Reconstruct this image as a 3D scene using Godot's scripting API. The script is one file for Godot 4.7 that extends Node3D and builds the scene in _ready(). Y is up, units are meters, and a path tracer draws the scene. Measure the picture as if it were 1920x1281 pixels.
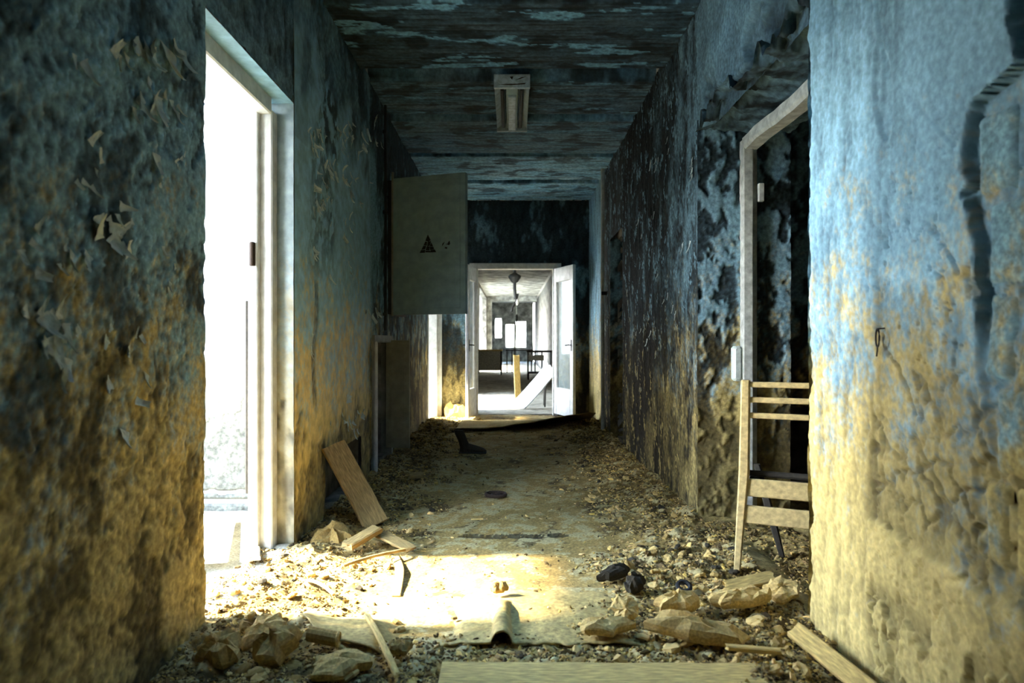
extends Node3D

# Derelict corridor. Camera at the origin of the plan, looking along -z; d below means distance ahead (d = -z).
const EYE := 1.01
const F := 1280.0
const WX := 1.05          # half width of the corridor
const H := 2.93           # ceiling height
const XO := -3.4          # inner face of the outer wall

var nA := FastNoiseLite.new()
var nB := FastNoiseLite.new()
var nC := FastNoiseLite.new()
var nD := FastNoiseLite.new()
var nS := FastNoiseLite.new()
var nCell := FastNoiseLite.new()
var rng := RandomNumberGenerator.new()
var used := {}
var M := {}
var _disp := 0.0
var _col := Color.WHITE
var _off := Vector3.ZERO

func _ready():
	camera_and_light()
	setup_noise()
	materials()
	shell()
	plaster_walls()
	ceiling_slabs()
	floors()
	masonry_blocks()
	doorway_frames()
	end_doors()
	cabinets()
	corridor_fittings()
	chair()
	flakes()
	timber()
	sheets()
	named_debris()
	hall_things()
	chunks()
	rubble()

# ------------------------------------------------------------------ camera, sky, sun
func camera_and_light():
	var cam := Camera3D.new()
	cam.name = "camera"
	cam.position = Vector3(0, EYE, 0)
	var at := CameraAttributesPhysical.new()
	at.frustum_focal_length = 34.97
	at.frustum_focus_distance = 4.0
	at.exposure_aperture = 4.5
	at.frustum_near = 0.05
	at.frustum_far = 400.0
	cam.attributes = at
	cam.fov = 53.17
	cam.near = 0.05
	cam.far = 400.0
	add_child(cam)
	cam.current = true
	var env := Environment.new()
	env.background_mode = Environment.BG_SKY
	var sky := Sky.new()
	var sm := ProceduralSkyMaterial.new()
	sm.sky_top_color = Color(0.5, 0.74, 1.0)
	sm.sky_curve = 0.4
	sm.sky_horizon_color = Color(1.0, 0.99, 0.97)
	sm.ground_bottom_color = Color(0.62, 0.58, 0.5)
	sm.ground_horizon_color = Color(0.8, 0.78, 0.72)
	sm.sky_energy_multiplier = 7.0
	sm.ground_energy_multiplier = 2.0
	sky.sky_material = sm
	env.sky = sky
	env.tonemap_mode = Environment.TONE_MAPPER_LINEAR
	env.tonemap_exposure = 0.95
	env.sdfgi_enabled = true
	env.ssao_enabled = true
	env.ssil_enabled = true
	var we := WorldEnvironment.new()
	we.name = "world_environment"
	we.environment = env
	add_child(we)
	var sun := DirectionalLight3D.new()
	sun.name = "sun"
	sun.light_color = Color(1.0, 0.96, 0.86)
	sun.light_energy = 30.0
	sun.light_angular_distance = 4.0
	sun.shadow_enabled = true
	add_child(sun)
	sun.look_at_from_position(Vector3(-20, 15, 0), Vector3(-20, 15, 0) + Vector3(cos(deg_to_rad(36.0)), -sin(deg_to_rad(36.0)), -0.03), Vector3.UP)

# ------------------------------------------------------------------ helpers
func setup_noise():
	for a in [[nA, 11, 1.0, 4], [nB, 23, 1.0, 5], [nC, 37, 1.0, 3], [nD, 53, 1.0, 2], [nS, 71, 1.0, 4]]:
		a[0].noise_type = FastNoiseLite.TYPE_SIMPLEX_SMOOTH
		a[0].seed = a[1]
		a[0].frequency = a[2]
		a[0].fractal_type = FastNoiseLite.FRACTAL_FBM
		a[0].fractal_octaves = a[3]
	nCell.noise_type = FastNoiseLite.TYPE_CELLULAR
	nCell.seed = 5
	nCell.frequency = 1.0
	nCell.cellular_return_type = FastNoiseLite.RETURN_DISTANCE2_SUB
	nCell.fractal_type = FastNoiseLite.FRACTAL_NONE
	rng.seed = 4242

func numbered(called: String) -> String:
	if not used.has(called):
		used[called] = 0
		return called
	used[called] += 1
	return "%s_%03d" % [called, used[called]]

func P(x: float, y: float, d: float) -> Vector3:
	return Vector3(x, y, -d)

func px(x: float, y: float, d: float) -> Vector3:      # a point of the place from where it is seen and how far ahead it is
	return Vector3((x - 960.0) * d / F, EYE - (y - 640.5) * d / F, -d)

func tag(o: Node, label := "", category := "", group := "", kind := ""):
	if label: o.set_meta("label", label)
	if category: o.set_meta("category", category)
	if group: o.set_meta("group", group)
	if kind: o.set_meta("kind", kind)
	return o

func thing(called: String, label: String, category: String, at := Vector3.ZERO, group := "") -> Node3D:
	var o := Node3D.new()
	o.name = numbered(called)
	o.position = at
	add_child(o, true)
	tag(o, label, category, group)
	return o

func struct(called: String, label := "", category := "") -> Node3D:
	var o := Node3D.new()
	o.name = called
	add_child(o, true)
	tag(o, label, category, "", "structure")
	return o

func part(called: String, mesh: Mesh, m: Material, parent: Node, xf := Transform3D()) -> MeshInstance3D:
	var o := MeshInstance3D.new()
	if parent == self:
		o.name = numbered(called)
	else:
		var k := 0
		var nm := called
		while parent.has_node(nm):
			k += 1
			nm = "%s_%03d" % [called, k]
		o.name = nm
	o.mesh = mesh
	o.material_override = m
	o.transform = xf
	parent.add_child(o, true)
	return o

func S() -> SurfaceTool:
	var st := SurfaceTool.new()
	st.begin(Mesh.PRIMITIVE_TRIANGLES)
	st.set_smooth_group(-1)
	return st

func done(st: SurfaceTool) -> ArrayMesh:
	st.generate_normals()
	return st.commit()

# a, b, c counter-clockwise seen from outside
func tri(st: SurfaceTool, a: Vector3, b: Vector3, c: Vector3):
	st.add_vertex(a); st.add_vertex(c); st.add_vertex(b)

func quad(st: SurfaceTool, a: Vector3, b: Vector3, c: Vector3, d: Vector3):
	tri(st, a, b, c); tri(st, a, c, d)

func box(st: SurfaceTool, lo: Vector3, hi: Vector3, bev := 0.0, xf := Transform3D()):
	var c := (lo + hi) / 2.0
	var e := (hi - lo) / 2.0
	e = e.abs()
	var b: float = minf(bev, minf(e.x, minf(e.y, e.z)) * 0.7)
	var T := func(x, y, z): return xf * (c + Vector3(x, y, z))
	if b <= 0.0:
		var v := []
		for z in [-e.z, e.z]:
			for y in [-e.y, e.y]:
				for x in [-e.x, e.x]:
					v.append(T.call(x, y, z))
		for f in [[4, 5, 7, 6], [1, 0, 2, 3], [5, 1, 3, 7], [0, 4, 6, 2], [6, 7, 3, 2], [0, 1, 5, 4]]:
			quad(st, v[f[0]], v[f[1]], v[f[2]], v[f[3]])
		return
	var ring := func(z: float, ex: float, ey: float, bb: float) -> Array:
		var r := []
		for p in [[-ex + bb, -ey], [ex - bb, -ey], [ex, -ey + bb], [ex, ey - bb], [ex - bb, ey], [-ex + bb, ey], [-ex, ey - bb], [-ex, -ey + bb]]:
			r.append(T.call(p[0], p[1], z))
		return r
	loft(st, [ring.call(-e.z, e.x - b, e.y - b, b * 0.5), ring.call(-e.z + b, e.x, e.y, b), ring.call(e.z - b, e.x, e.y, b), ring.call(e.z, e.x - b, e.y - b, b * 0.5)])

# rings of points, counter-clockwise seen from the end that they run towards
func loft(st: SurfaceTool, rings: Array, caps := true):
	for k in rings.size() - 1:
		var a: Array = rings[k]
		var b: Array = rings[k + 1]
		var n := a.size()
		for i in n:
			var j := (i + 1) % n
			quad(st, a[i], a[j], b[j], b[i])
	if caps:
		for w in [0, 1]:
			var r: Array = rings[0] if w == 0 else rings[-1]
			var c := Vector3.ZERO
			for p in r: c += p
			c /= r.size()
			for i in r.size():
				var j := (i + 1) % r.size()
				if w == 0: tri(st, c, r[j], r[i])
				else: tri(st, c, r[i], r[j])

func tube(st: SurfaceTool, pts: Array, r: float, sides := 8, r_end := -1.0):
	var rings := []
	for k in pts.size():
		var t: Vector3 = (pts[mini(k + 1, pts.size() - 1)] - pts[maxi(k - 1, 0)]).normalized()
		var up := Vector3.UP if absf(t.y) < 0.9 else Vector3.RIGHT
		var s := t.cross(up).normalized()
		var u := s.cross(t).normalized()
		var rr: float = r if r_end < 0.0 else lerpf(r, r_end, float(k) / (pts.size() - 1))
		var ring := []
		for i in sides:
			var a := TAU * i / sides
			ring.append(pts[k] + (s * cos(a) + u * sin(a)) * rr)
		rings.append(ring)
	loft(st, rings)

# a board along its own x, with worn corners, slight warp and broken ends; origin at its middle
func board_mesh(length: float, width: float, thick: float, rough_ends := 0.01, warp := 0.0, sd := 1, cells := 10) -> ArrayMesh:
	var r := RandomNumberGenerator.new()
	r.seed = sd
	var st := S()
	var rings := []
	var w := width / 2.0
	var t := thick / 2.0
	var b := minf(t * 0.45, 0.006)
	var prof := [[-w + b, -t], [-w / 3, -t], [w / 3, -t], [w - b, -t], [w, -t + b], [w, t - b], [w - b, t], [w / 3, t], [-w / 3, t], [-w + b, t], [-w, t - b], [-w, -t + b]]
	for k in cells + 1:
		var f := float(k) / cells
		var ring := []
		var bow := warp * (1.0 - pow(2.0 * f - 1.0, 2.0))
		for p in prof:
			var jx := 0.0
			if k == 0: jx = r.randf() * rough_ends
			elif k == cells: jx = -r.randf() * rough_ends
			ring.append(Vector3((f - 0.5) * length + jx, p[1] + bow + r.randf_range(-1, 1) * thick * 0.03, -p[0] + r.randf_range(-1, 1) * width * 0.01))
		rings.append(ring)
	loft(st, rings)
	return done(st)

# broken slab of plaster or stone
func chunk_mesh(sd: int, sx: float, sy: float, sz: float, n := 9, layers := 4, rough := 0.05) -> ArrayMesh:
	var r := RandomNumberGenerator.new()
	r.seed = sd
	var st := S()
	var rings := []
	var rad := []
	for i in n: rad.append(r.randf_range(0.7, 1.08))
	for k in layers:
		var f := float(k) / (layers - 1)
		var y := f - 0.5
		var sc := 1.0 - 0.24 * pow(absf(2.0 * f - 0.85), 3.0)
		var ring := []
		for i in n:
			var a := -TAU * i / n
			var q: float = rad[i] * sc * r.randf_range(1.0 - rough, 1.0 + rough)
			var p := Vector3(cos(a) * q * sx, 0, sin(a) * q * sz)
			var lump := 0.45 * nA.get_noise_3d(p.x / sx * 1.4 + sd * 7.0, p.z / sz * 1.1, sd) + r.randf_range(-0.07, 0.07)
			p.y = (y + lump * (0.4 + 0.9 * f)) * sy
			ring.append(p)
		rings.append(ring)
	if layers > 4:       # top closes in rings so that it can be uneven
		var last: Array = rings[-1]
		for g in [0.66, 0.3]:
			var ring := []
			for i in n:
				var p: Vector3 = last[i]
				var q := Vector3(p.x * g, 0, p.z * g)
				q.y = p.y + (0.5 * nA.get_noise_3d(q.x / sx * 2.2 + sd * 7.0, q.z / sz * 2.0, sd + 3.0) + 0.12) * sy * (1.0 - g)
				ring.append(q)
			rings.append(ring)
	loft(st, rings)
	return done(st)

# a curl of paint: fixed along its top edge at the origin, hanging in -y, lifting along +z
func flake_mesh(sd: int, w: float, l: float, curl: float) -> ArrayMesh:
	var r := RandomNumberGenerator.new()
	r.seed = sd
	var st := S()
	var nx := 4
	var ny := 6
	var th := 0.0012
	var top := []
	var skew := r.randf_range(-0.35, 0.35)
	var tip := r.randf_range(0.08, 0.7)
	for j in ny + 1:
		var f := float(j) / ny
		var a := curl * pow(f, 1.4)
		var row := []
		var ww := w * lerpf(1.0, tip, f) * r.randf_range(0.9, 1.1)
		for i in nx + 1:
			var g := float(i) / nx - 0.5
			var rr := l / maxf(curl, 0.2)
			var lift := r.randf_range(-0.02, 0.05) * w + 0.08 * w * g * g * 4.0 * (0.3 + f)
			row.append(Vector3(g * ww + skew * l * f * 0.5, -sin(a) * rr * (1.0 if absf(curl) > 0.2 else 1.0) - 0.1 * f * l, (1.0 - cos(a)) * rr + lift + 0.003 * f))
		top.append(row)
	for j in ny:
		for i in nx:
			var a0: Vector3 = top[j][i]; var b0: Vector3 = top[j][i + 1]; var c0: Vector3 = top[j + 1][i + 1]; var d0: Vector3 = top[j + 1][i]
			var nrm := (b0 - a0).cross(a0 - d0).normalized() * th
			quad(st, a0 + nrm, d0 + nrm, c0 + nrm, b0 + nrm)
			quad(st, a0, b0, c0, d0)
	return done(st)

func lathe(st: SurfaceTool, prof: Array, at := Vector3.ZERO, sides := 14):
	var rings := []
	for p in prof:
		var ring := []
		for i in sides:
			var a := -TAU * i / sides
			ring.append(at + Vector3(cos(a) * p[0], p[1], sin(a) * p[0]))
		rings.append(ring)
	loft(st, rings)

func torus(st: SurfaceTool, R: float, r: float, xf: Transform3D, n := 20, m := 7, squash := 1.0):
	for i in n:
		for j in m:
			var q := []
			for c in [[i, j], [i + 1, j], [i + 1, j + 1], [i, j + 1]]:
				var a: float = TAU * c[0] / n
				var b: float = TAU * c[1] / m
				q.append(xf * Vector3(cos(a) * (R + r * cos(b)), r * sin(b), sin(a) * (R + r * cos(b)) * squash))
			quad(st, q[3], q[2], q[1], q[0])

# relief grid: fn(u, v) sets _disp (along n), _col and _off; skip(u, v) leaves cells out
func grid(o: Vector3, du: Vector3, dv: Vector3, n: Vector3, lu: float, lv: float, step: float, u0: float, v0: float, fn: Callable, holes: Array = []) -> ArrayMesh:
	var nu := int(ceil(lu / step))
	var nv := int(ceil(lv / step))
	var su := lu / nu
	var sv := lv / nv
	var pos := PackedVector3Array()
	var col := PackedColorArray()
	pos.resize((nu + 1) * (nv + 1))
	col.resize(pos.size())
	var k := 0
	for j in nv + 1:
		for i in nu + 1:
			_off = Vector3.ZERO
			fn.call(u0 + i * su, v0 + j * sv)
			pos[k] = o + du * (i * su) + dv * (j * sv) + n * _disp + _off
			col[k] = _col
			k += 1
	var nor := PackedVector3Array()
	nor.resize(pos.size())
	var flip := du.cross(dv).dot(n) < 0.0
	k = 0
	for j in nv + 1:
		var ja := maxi(j - 1, 0) * (nu + 1)
		var jb := mini(j + 1, nv) * (nu + 1)
		for i in nu + 1:
			var a: Vector3 = pos[j * (nu + 1) + mini(i + 1, nu)] - pos[j * (nu + 1) + maxi(i - 1, 0)]
			var b: Vector3 = pos[jb + i] - pos[ja + i]
			var c := (b.cross(a) if flip else a.cross(b)).normalized()
			nor[k] = c
			k += 1
	var idx := PackedInt32Array()
	for j in nv:
		for i in nu:
			var cut := false
			for h in holes:
				var uu := u0 + (i + 0.5) * su
				var vv := v0 + (j + 0.5) * sv
				if uu > h[0] and uu < h[1] and vv > h[2] and vv < h[3]:
					cut = true
			if cut: continue
			var p := j * (nu + 1) + i
			var q := p + nu + 1
			if flip:
				idx.append_array([p, p + 1, q + 1, p, q + 1, q])
			else:
				idx.append_array([p, q + 1, p + 1, p, q, q + 1])
	var arr := []
	arr.resize(Mesh.ARRAY_MAX)
	arr[Mesh.ARRAY_VERTEX] = pos
	arr[Mesh.ARRAY_NORMAL] = nor
	arr[Mesh.ARRAY_COLOR] = col
	arr[Mesh.ARRAY_INDEX] = idx
	var me := ArrayMesh.new()
	me.add_surface_from_arrays(Mesh.PRIMITIVE_TRIANGLES, arr)
	return me

# boxes that fill x0..x1, d0..d1, h0..h1 round rectangular holes [d0, d1, h0, h1]
func wall_boxes(st: SurfaceTool, x0: float, x1: float, d0: float, d1: float, h0: float, h1: float, holes: Array):
	var ds := [d0, d1]
	for h in holes:
		for q in [h[0], h[1]]:
			if q > d0 and q < d1 and not ds.has(q): ds.append(q)
	ds.sort()
	for i in ds.size() - 1:
		var mid: float = (ds[i] + ds[i + 1]) / 2.0
		var cuts := []
		for h in holes:
			if mid > h[0] and mid < h[1]: cuts.append([h[2], h[3]])
		cuts.sort_custom(func(a, b): return a[0] < b[0])
		var y := h0
		for c in cuts:
			if c[0] > y: box(st, P(x0, y, ds[i + 1]), P(x1, c[0], ds[i]))
			y = c[1]
		if y < h1: box(st, P(x0, y, ds[i + 1]), P(x1, h1, ds[i]))

# ------------------------------------------------------------------ materials
func noise_tex(sd: int, freq: float, lo: float, hi: float, oct := 5, size := 512, bump := false, type := FastNoiseLite.TYPE_SIMPLEX_SMOOTH) -> NoiseTexture2D:
	var n := FastNoiseLite.new()
	n.noise_type = type
	n.seed = sd
	n.frequency = freq
	n.fractal_octaves = oct
	n.fractal_gain = 0.6
	var t := NoiseTexture2D.new()
	t.width = size
	t.height = size
	t.seamless = true
	t.noise = n
	if not bump:
		var g := Gradient.new()
		g.set_color(0, Color(lo, lo, lo))
		g.set_color(1, Color(hi, hi, hi))
		t.color_ramp = g
	return t

func mat(col: Color, rough := 0.85, tex: Texture2D = null, scale := 2.0, bump: Texture2D = null, bump_cm := 0.0, metallic := 0.0, vertex := false, world := true) -> StandardMaterial3D:
	var m := StandardMaterial3D.new()
	m.albedo_color = col.linear_to_srgb()
	m.roughness = rough
	m.metallic = metallic
	m.metallic_specular = 0.4
	if tex: m.albedo_texture = tex
	if bump:
		m.heightmap_enabled = true
		m.heightmap_texture = bump
		m.heightmap_scale = bump_cm
	if tex or bump:
		m.uv1_triplanar = true
		m.uv1_world_triplanar = world
		m.uv1_scale = Vector3.ONE * scale
	m.vertex_color_use_as_albedo = vertex
	return m

func materials():
	var grain := noise_tex(3, 0.02, 0.55, 1.0, 6, 1024)
	var gbump := noise_tex(9, 0.025, 0.0, 1.0, 6, 1024, true)
	var blot := noise_tex(15, 0.006, 0.35, 1.0, 6, 1024)
	var wood := noise_tex(21, 0.02, 0.62, 1.0, 5, 512)
	M.plaster = mat(Color(1.15, 1.15, 1.15), 0.9, grain, 1.6, null, 0.0, 0.0, true)
	M.paint = mat(Color(1.12, 1.12, 1.12), 0.5, noise_tex(4, 0.015, 0.75, 1.0, 5, 512), 1.2, null, 0.0, 0.0, true)
	M.smooth = mat(Color(1.15, 1.15, 1.15), 0.9, noise_tex(5, 0.02, 0.72, 1.0, 6, 1024), 1.6, null, 0.0, 0.0, true)
	M.ceil = mat(Color(1.15, 1.15, 1.15), 0.9, grain, 1.1, null, 0.0, 0.0, true)
	M.dirt = mat(Color(1.2, 1.2, 1.2), 0.97, grain, 3.0, null, 0.0, 0.0, true)
	M.core = mat(Color(0.4, 0.38, 0.32), 0.95, blot, 0.5, null, 0.0)
	M.roomwall = mat(Color(0.72, 0.72, 0.68), 0.9, noise_tex(6, 0.006, 0.8, 1.0, 4, 512), 0.6, null, 0.0)
	M.hall = mat(Color(0.72, 0.73, 0.66), 0.9, blot, 0.35, null, 0.0)
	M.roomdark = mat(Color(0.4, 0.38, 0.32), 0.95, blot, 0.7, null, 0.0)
	M.slab = mat(Color(0.32, 0.3, 0.25), 0.95, blot, 0.5)
	M.block = mat(Color(0.78, 0.78, 0.72), 0.95, grain, 2.2, null, 0.0, 0.0, true)
	M.white = mat(Color(0.72, 0.73, 0.69), 0.5, noise_tex(8, 0.012, 0.78, 1.0, 5, 512), 1.5, null, 0.0)
	M.frame = mat(Color(0.74, 0.78, 0.72), 0.6, noise_tex(81, 0.012, 0.7, 1.0, 5, 512), 2.5, null, 0.0)
	M.steel = mat(Color(0.28, 0.42, 0.43), 0.55, noise_tex(10, 0.01, 0.8, 1.0, 4, 512), 1.5)
	M.steel_light = mat(Color(0.3, 0.31, 0.25), 0.55, noise_tex(12, 0.01, 0.75, 1.0, 4, 512), 1.5)
	M.enamel = mat(Color(0.5, 0.68, 0.8), 0.5, noise_tex(8, 0.012, 0.7, 1.0, 5, 512), 3.0)
	M.olive = mat(Color(0.36, 0.34, 0.22), 0.55, noise_tex(12, 0.01, 0.75, 1.0, 4, 512), 1.5)
	M.steel_dark = mat(Color(0.035, 0.04, 0.04), 0.6, blot, 1.0)
	M.black = mat(Color(0.012, 0.012, 0.012), 0.8)
	M.rust = mat(Color(0.05, 0.03, 0.018), 0.9, grain, 4.0)
	M.chairwood = mat(Color(0.8, 0.61, 0.26), 0.7, wood, 3.0, null, 0.0)
	M.boardwood = mat(Color(0.38, 0.26, 0.09), 0.8, wood, 3.0, null, 0.0, 0.0, false, false)
	M.palewood = mat(Color(0.78, 0.55, 0.18), 0.85, wood, 3.0, null, 0.0, 0.0, false, false)
	M.darkwood = mat(Color(0.045, 0.038, 0.026), 0.85, wood, 3.0)
	for k in ["boardwood", "palewood"]: M[k].uv1_scale = Vector3(1.2, 9.0, 9.0)
	M.chunk = mat(Color(0.84, 0.58, 0.2), 0.95, grain, 4.0, null, 0.0, 0.0, false, false)
	M.chunk_dim = mat(Color(0.48, 0.32, 0.095), 0.95, grain, 4.0, null, 0.0, 0.0, false, false)
	M.chunk_dark = mat(Color(0.05, 0.04, 0.022), 0.95, grain, 4.0, null, 0.0, 0.0, false, false)
	M.chip = mat(Color(1, 1, 1), 0.95, null, 1.0, null, 0.0, 0.0, true)
	M.lino = mat(Color(0.95, 0.95, 0.95), 0.75, grain, 2.0, null, 0.0, 0.0, true)
	M.flake = mat(Color(0.8, 0.92, 0.88), 0.55, noise_tex(33, 0.02, 0.75, 1.0, 4, 256), 4.0)
	M.desk = mat(Color(0.8, 0.78, 0.64), 0.6, wood, 2.0)
	M.ground = mat(Color(0.4, 0.37, 0.3), 1.0, blot, 0.1)
	var g := StandardMaterial3D.new()
	g.transparency = BaseMaterial3D.TRANSPARENCY_ALPHA
	g.albedo_color = Color(0.85, 0.92, 0.9, 0.12)
	g.roughness = 0.05
	M.glass = g

# ------------------------------------------------------------------ shell of the building
const HOLES_L := [[2.33, 3.28, 0.0, 2.16], [8.45, 9.2, 0.0, 2.1], [10.0, 12.8, 0.0, 2.15], [22.5, 28.5, 0.0, 2.8]]
const HOLES_R := [[2.42, 3.84, 0.0, 2.36], [6.5, 7.3, 0.0, 2.1]]
const NICHES := [[3.84, 4.75, 0.0, 0.36], [5.12, 5.82, 0.06, 1.0]]

func shell():
	var st := S()
	var w: Node3D = struct("wall_left", "long peeling corridor wall pierced by the sunlit doorway and holding the metal cabinets", "wall")
	wall_boxes(st, -1.25, -1.2, -3.2, 34.2, -0.05, H, HOLES_L)
	wall_boxes(st, -1.2, -1.07, -3.0, 34.2, -0.05, H, HOLES_L + NICHES)
	part("masonry_core", done(st), M.core, w)
	st = S()
	w = struct("wall_right", "long mouldy corridor wall with the chair doorway and broken plaster over blockwork", "wall")
	wall_boxes(st, 1.13, 1.55, -3.0, 34.2, -0.05, H, HOLES_R)
	part("masonry_core", done(st), M.core, w)
	# end wall with the double door
	st = S()
	w = struct("wall_front", "blackened wall at the corridor end around the white double door", "wall")
	for b in [[-1.06, -0.53, 0.0, H], [0.62, 1.06, 0.0, H], [-0.53, 0.62, 2.06, H]]:
		box(st, P(b[0], b[2] - 0.05, 9.45), P(b[1], b[3], 9.32))
	part("masonry_core", done(st), M.core, w)
	# hall beyond: beam, last wall with three openings
	st = S()
	w = struct("wall_hall", "far pale wall closing the hall with three bright window openings", "wall")
	box(st, P(-1.06, 2.72, 29.4), P(1.06, H, 29.0))
	box(st, P(-1.06, 0, 29.4), P(-0.86, 2.72, 29.0))
	for b in [[-1.06, -0.83, 0, H], [-0.53, -0.3, 0, H], [0.09, 0.19, 0, H], [0.69, 1.06, 0, H], [-0.83, -0.53, 0, 1.2], [-0.3, 0.69, 0, 0.72], [-0.83, -0.53, 2.2, H], [-0.3, 0.09, 1.9, H], [0.19, 0.69, 2.05, H]]:
		box(st, P(b[0], b[2] - 0.05, 34.2), P(b[1], b[3], 34.0))
	part("masonry_core", done(st), M.hall, w)
	# outer wall and the partitions of the side rooms
	st = S()
	w = struct("wall_outer", "outer wall of the sunny side rooms with its window openings", "wall")
	wall_boxes(st, XO - 0.25, XO, -3.0, 34.2, -0.6, H, [[1.5, 3.8, 0.75, 2.65], [-1.6, 0.7, 0.75, 2.65], [8.3, 9.35, 0.75, 2.65], [9.9, 12.9, 0.75, 2.65], [22.5, 28.5, 0.75, 2.75]])
	part("masonry_core", done(st), M.roomwall, w)
	st = S()
	w = struct("wall_partition", "pale partition walls closing the sunlit side rooms", "wall")
	for d in [-3.2, 4.06, 7.4, 9.45, 13.4, 22.3, 28.6, 34.0]:
		box(st, P(XO, -0.05, d + 0.15), P(-1.25, H, d))
	part("masonry_core", done(st), M.roomwall, w)
	st = S()
	w = struct("wall_dark_room", "walls of the unlit rooms behind the mouldy side", "wall")
	for b in [[1.55, 4.0, 4.7, 4.85], [1.55, 4.0, 0.6, 0.75], [4.0, 4.15, 0.6, 4.85], [1.55, 2.9, 6.3, 6.45], [1.55, 2.9, 7.4, 7.55], [2.9, 3.05, 6.3, 7.55]]:
		if b[2] == 4.7:   # a low black recess in its foot
			wall_boxes_x(st, 1.55, 4.0, 4.7, 4.85, -0.05, H, [[1.75, 2.6, 0.0, 0.56]])
			box(st, P(1.7, -0.05, 5.4), P(2.65, 0.62, 5.3))
			box(st, P(1.66, -0.05, 5.4), P(1.74, 0.62, 4.85))
			box(st, P(2.61, -0.05, 5.4), P(2.7, 0.62, 4.85))
			box(st, P(1.66, 0.57, 5.4), P(2.7, 0.66, 4.85))
		else:
			box(st, P(b[0], -0.05, b[3]), P(b[1], H, b[2]))
	part("masonry_core", done(st), M.roomdark, w)
	st = S()
	w = struct("wall_back", "wall closing the corridor behind the viewer", "wall")
	box(st, P(XO - 0.25, -0.05, -3.0), P(-1.25, H, -3.2))
	box(st, P(-1.25, -0.05, -2.2), P(1.55, H, -2.4))
	part("masonry_core", done(st), M.core, w)
	# slab under everything, roof slab over it, open ground outside
	st = S()
	w = struct("floor", "dirt and rubble covered floor of the corridor and its side rooms", "floor")
	box(st, P(XO - 0.25, -0.4, 34.2), P(4.15, -0.06, -3.2))
	part("base_slab", done(st), M.slab, w)
	st = S()
	w = struct("ceiling", "peeling concrete plank ceiling of the corridor with dark joints", "ceiling")
	# with a narrow unseen gap, added to let blue sky light onto the near walls
	box(st, P(XO - 0.25, H + 0.16, 34.2), P(-0.13, H + 0.5, -3.2))
	box(st, P(0.13, H + 0.16, 34.2), P(4.15, H + 0.5, -3.2))
	box(st, P(-0.13, H + 0.16, 34.2), P(0.13, H + 0.5, 3.2))
	box(st, P(-0.13, H + 0.16, 1.9), P(0.13, H + 0.5, -3.2))
	part("roof_slab", done(st), M.core, w)
	st = S()
	box(st, P(-1.06, H, 34.2), P(1.06, H + 0.16, 9.3))
	part("hall_plaster", done(st), M.hall, w)
	st = S()
	box(st, P(XO, H, 34.2), P(-1.25, H + 0.16, -3.2))
	box(st, P(-1.25, H, 34.2), P(-1.06, H + 0.16, -3.2))
	box(st, P(1.06, H, 34.2), P(4.15, H + 0.16, -3.2))
	part("room_plaster", done(st), M.roomwall, w)
	st = S()
	box(st, P(-80, -0.8, 90), P(80, -0.6, -60))
	tag(part("ground", done(st), M.ground, self), "dry open ground outside the building", "ground", "", "structure")

func wall_boxes_x(st: SurfaceTool, x0: float, x1: float, d0: float, d1: float, h0: float, h1: float, holes: Array):
	var xs := [x0, x1]
	for h in holes: xs.append_array([h[0], h[1]])
	xs.sort()
	for i in xs.size() - 1:
		var y := h0
		for h in holes:
			if (xs[i] + xs[i + 1]) / 2.0 > h[0] and (xs[i] + xs[i + 1]) / 2.0 < h[1]: y = h[3]
		box(st, P(xs[i], y, d1), P(xs[i + 1], h1, d0))

# ------------------------------------------------------------------ plaster relief
# tint of the light painted in by height: blue above, ochre below;
# v is the local tone of the plaster
func light_tint(u: float, h: float, v: float) -> Color:
	var torn := 0.45 * nA.get_noise_2d(u * 3.0 + 40.0, h * 2.2) + 0.45 * nB.get_noise_2d(u * 12.0, h * 8.0) + 0.4 * nC.get_noise_2d(u * 45.0, h * 34.0)  # noise that breaks up the change of tint
	var blue_mix := smoothstep(-0.42, 0.42, h - 1.0 + torn)
	return Color(v * lerpf(1.24, 0.54, blue_mix), v * 0.97, v * lerpf(0.36, 1.2, blue_mix))

func f_left_near(d: float, h: float):
	var a := nB.get_noise_2d(d * 2.6, h * 2.0 + 3.0)
	var b := nA.get_noise_2d(d * 7.0 + 9.0, h * 5.0)
	var c := nC.get_noise_2d(d * 26.0, h * 20.0)
	var keep := smoothstep(-0.06, 0.06, a + 0.35 * b + 1.5 * (d - 2.19) + 0.06 * sin(h * 7.0))   # paint still in place, mostly beside the door edge
	var mould := smoothstep(0.05, 0.3, nA.get_noise_2d(d * 3.0 + 50.0, h * 2.2) + 0.5 * b)
	var web := absf(nA.get_noise_2d(d * 8.0 + 5.0, h * 6.0 + 17.0))
	var v := lerpf(0.46 + 0.44 * c + 0.32 * b, 0.56 + 0.08 * b + 0.06 * c, keep)
	v += 0.3 * smoothstep(0.07, 0.0, web) * (1.0 - keep)
	v *= lerpf(1.0, 0.28, mould * (1.0 - 0.7 * keep))
	_disp = 0.004 * keep + 0.005 * b + 0.0035 * c * (1.0 - keep) + 0.004 * smoothstep(0.07, 0.0, web) * (1.0 - keep)
	_col = light_tint(d, h, clampf(v, 0.02, 0.75))

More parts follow.
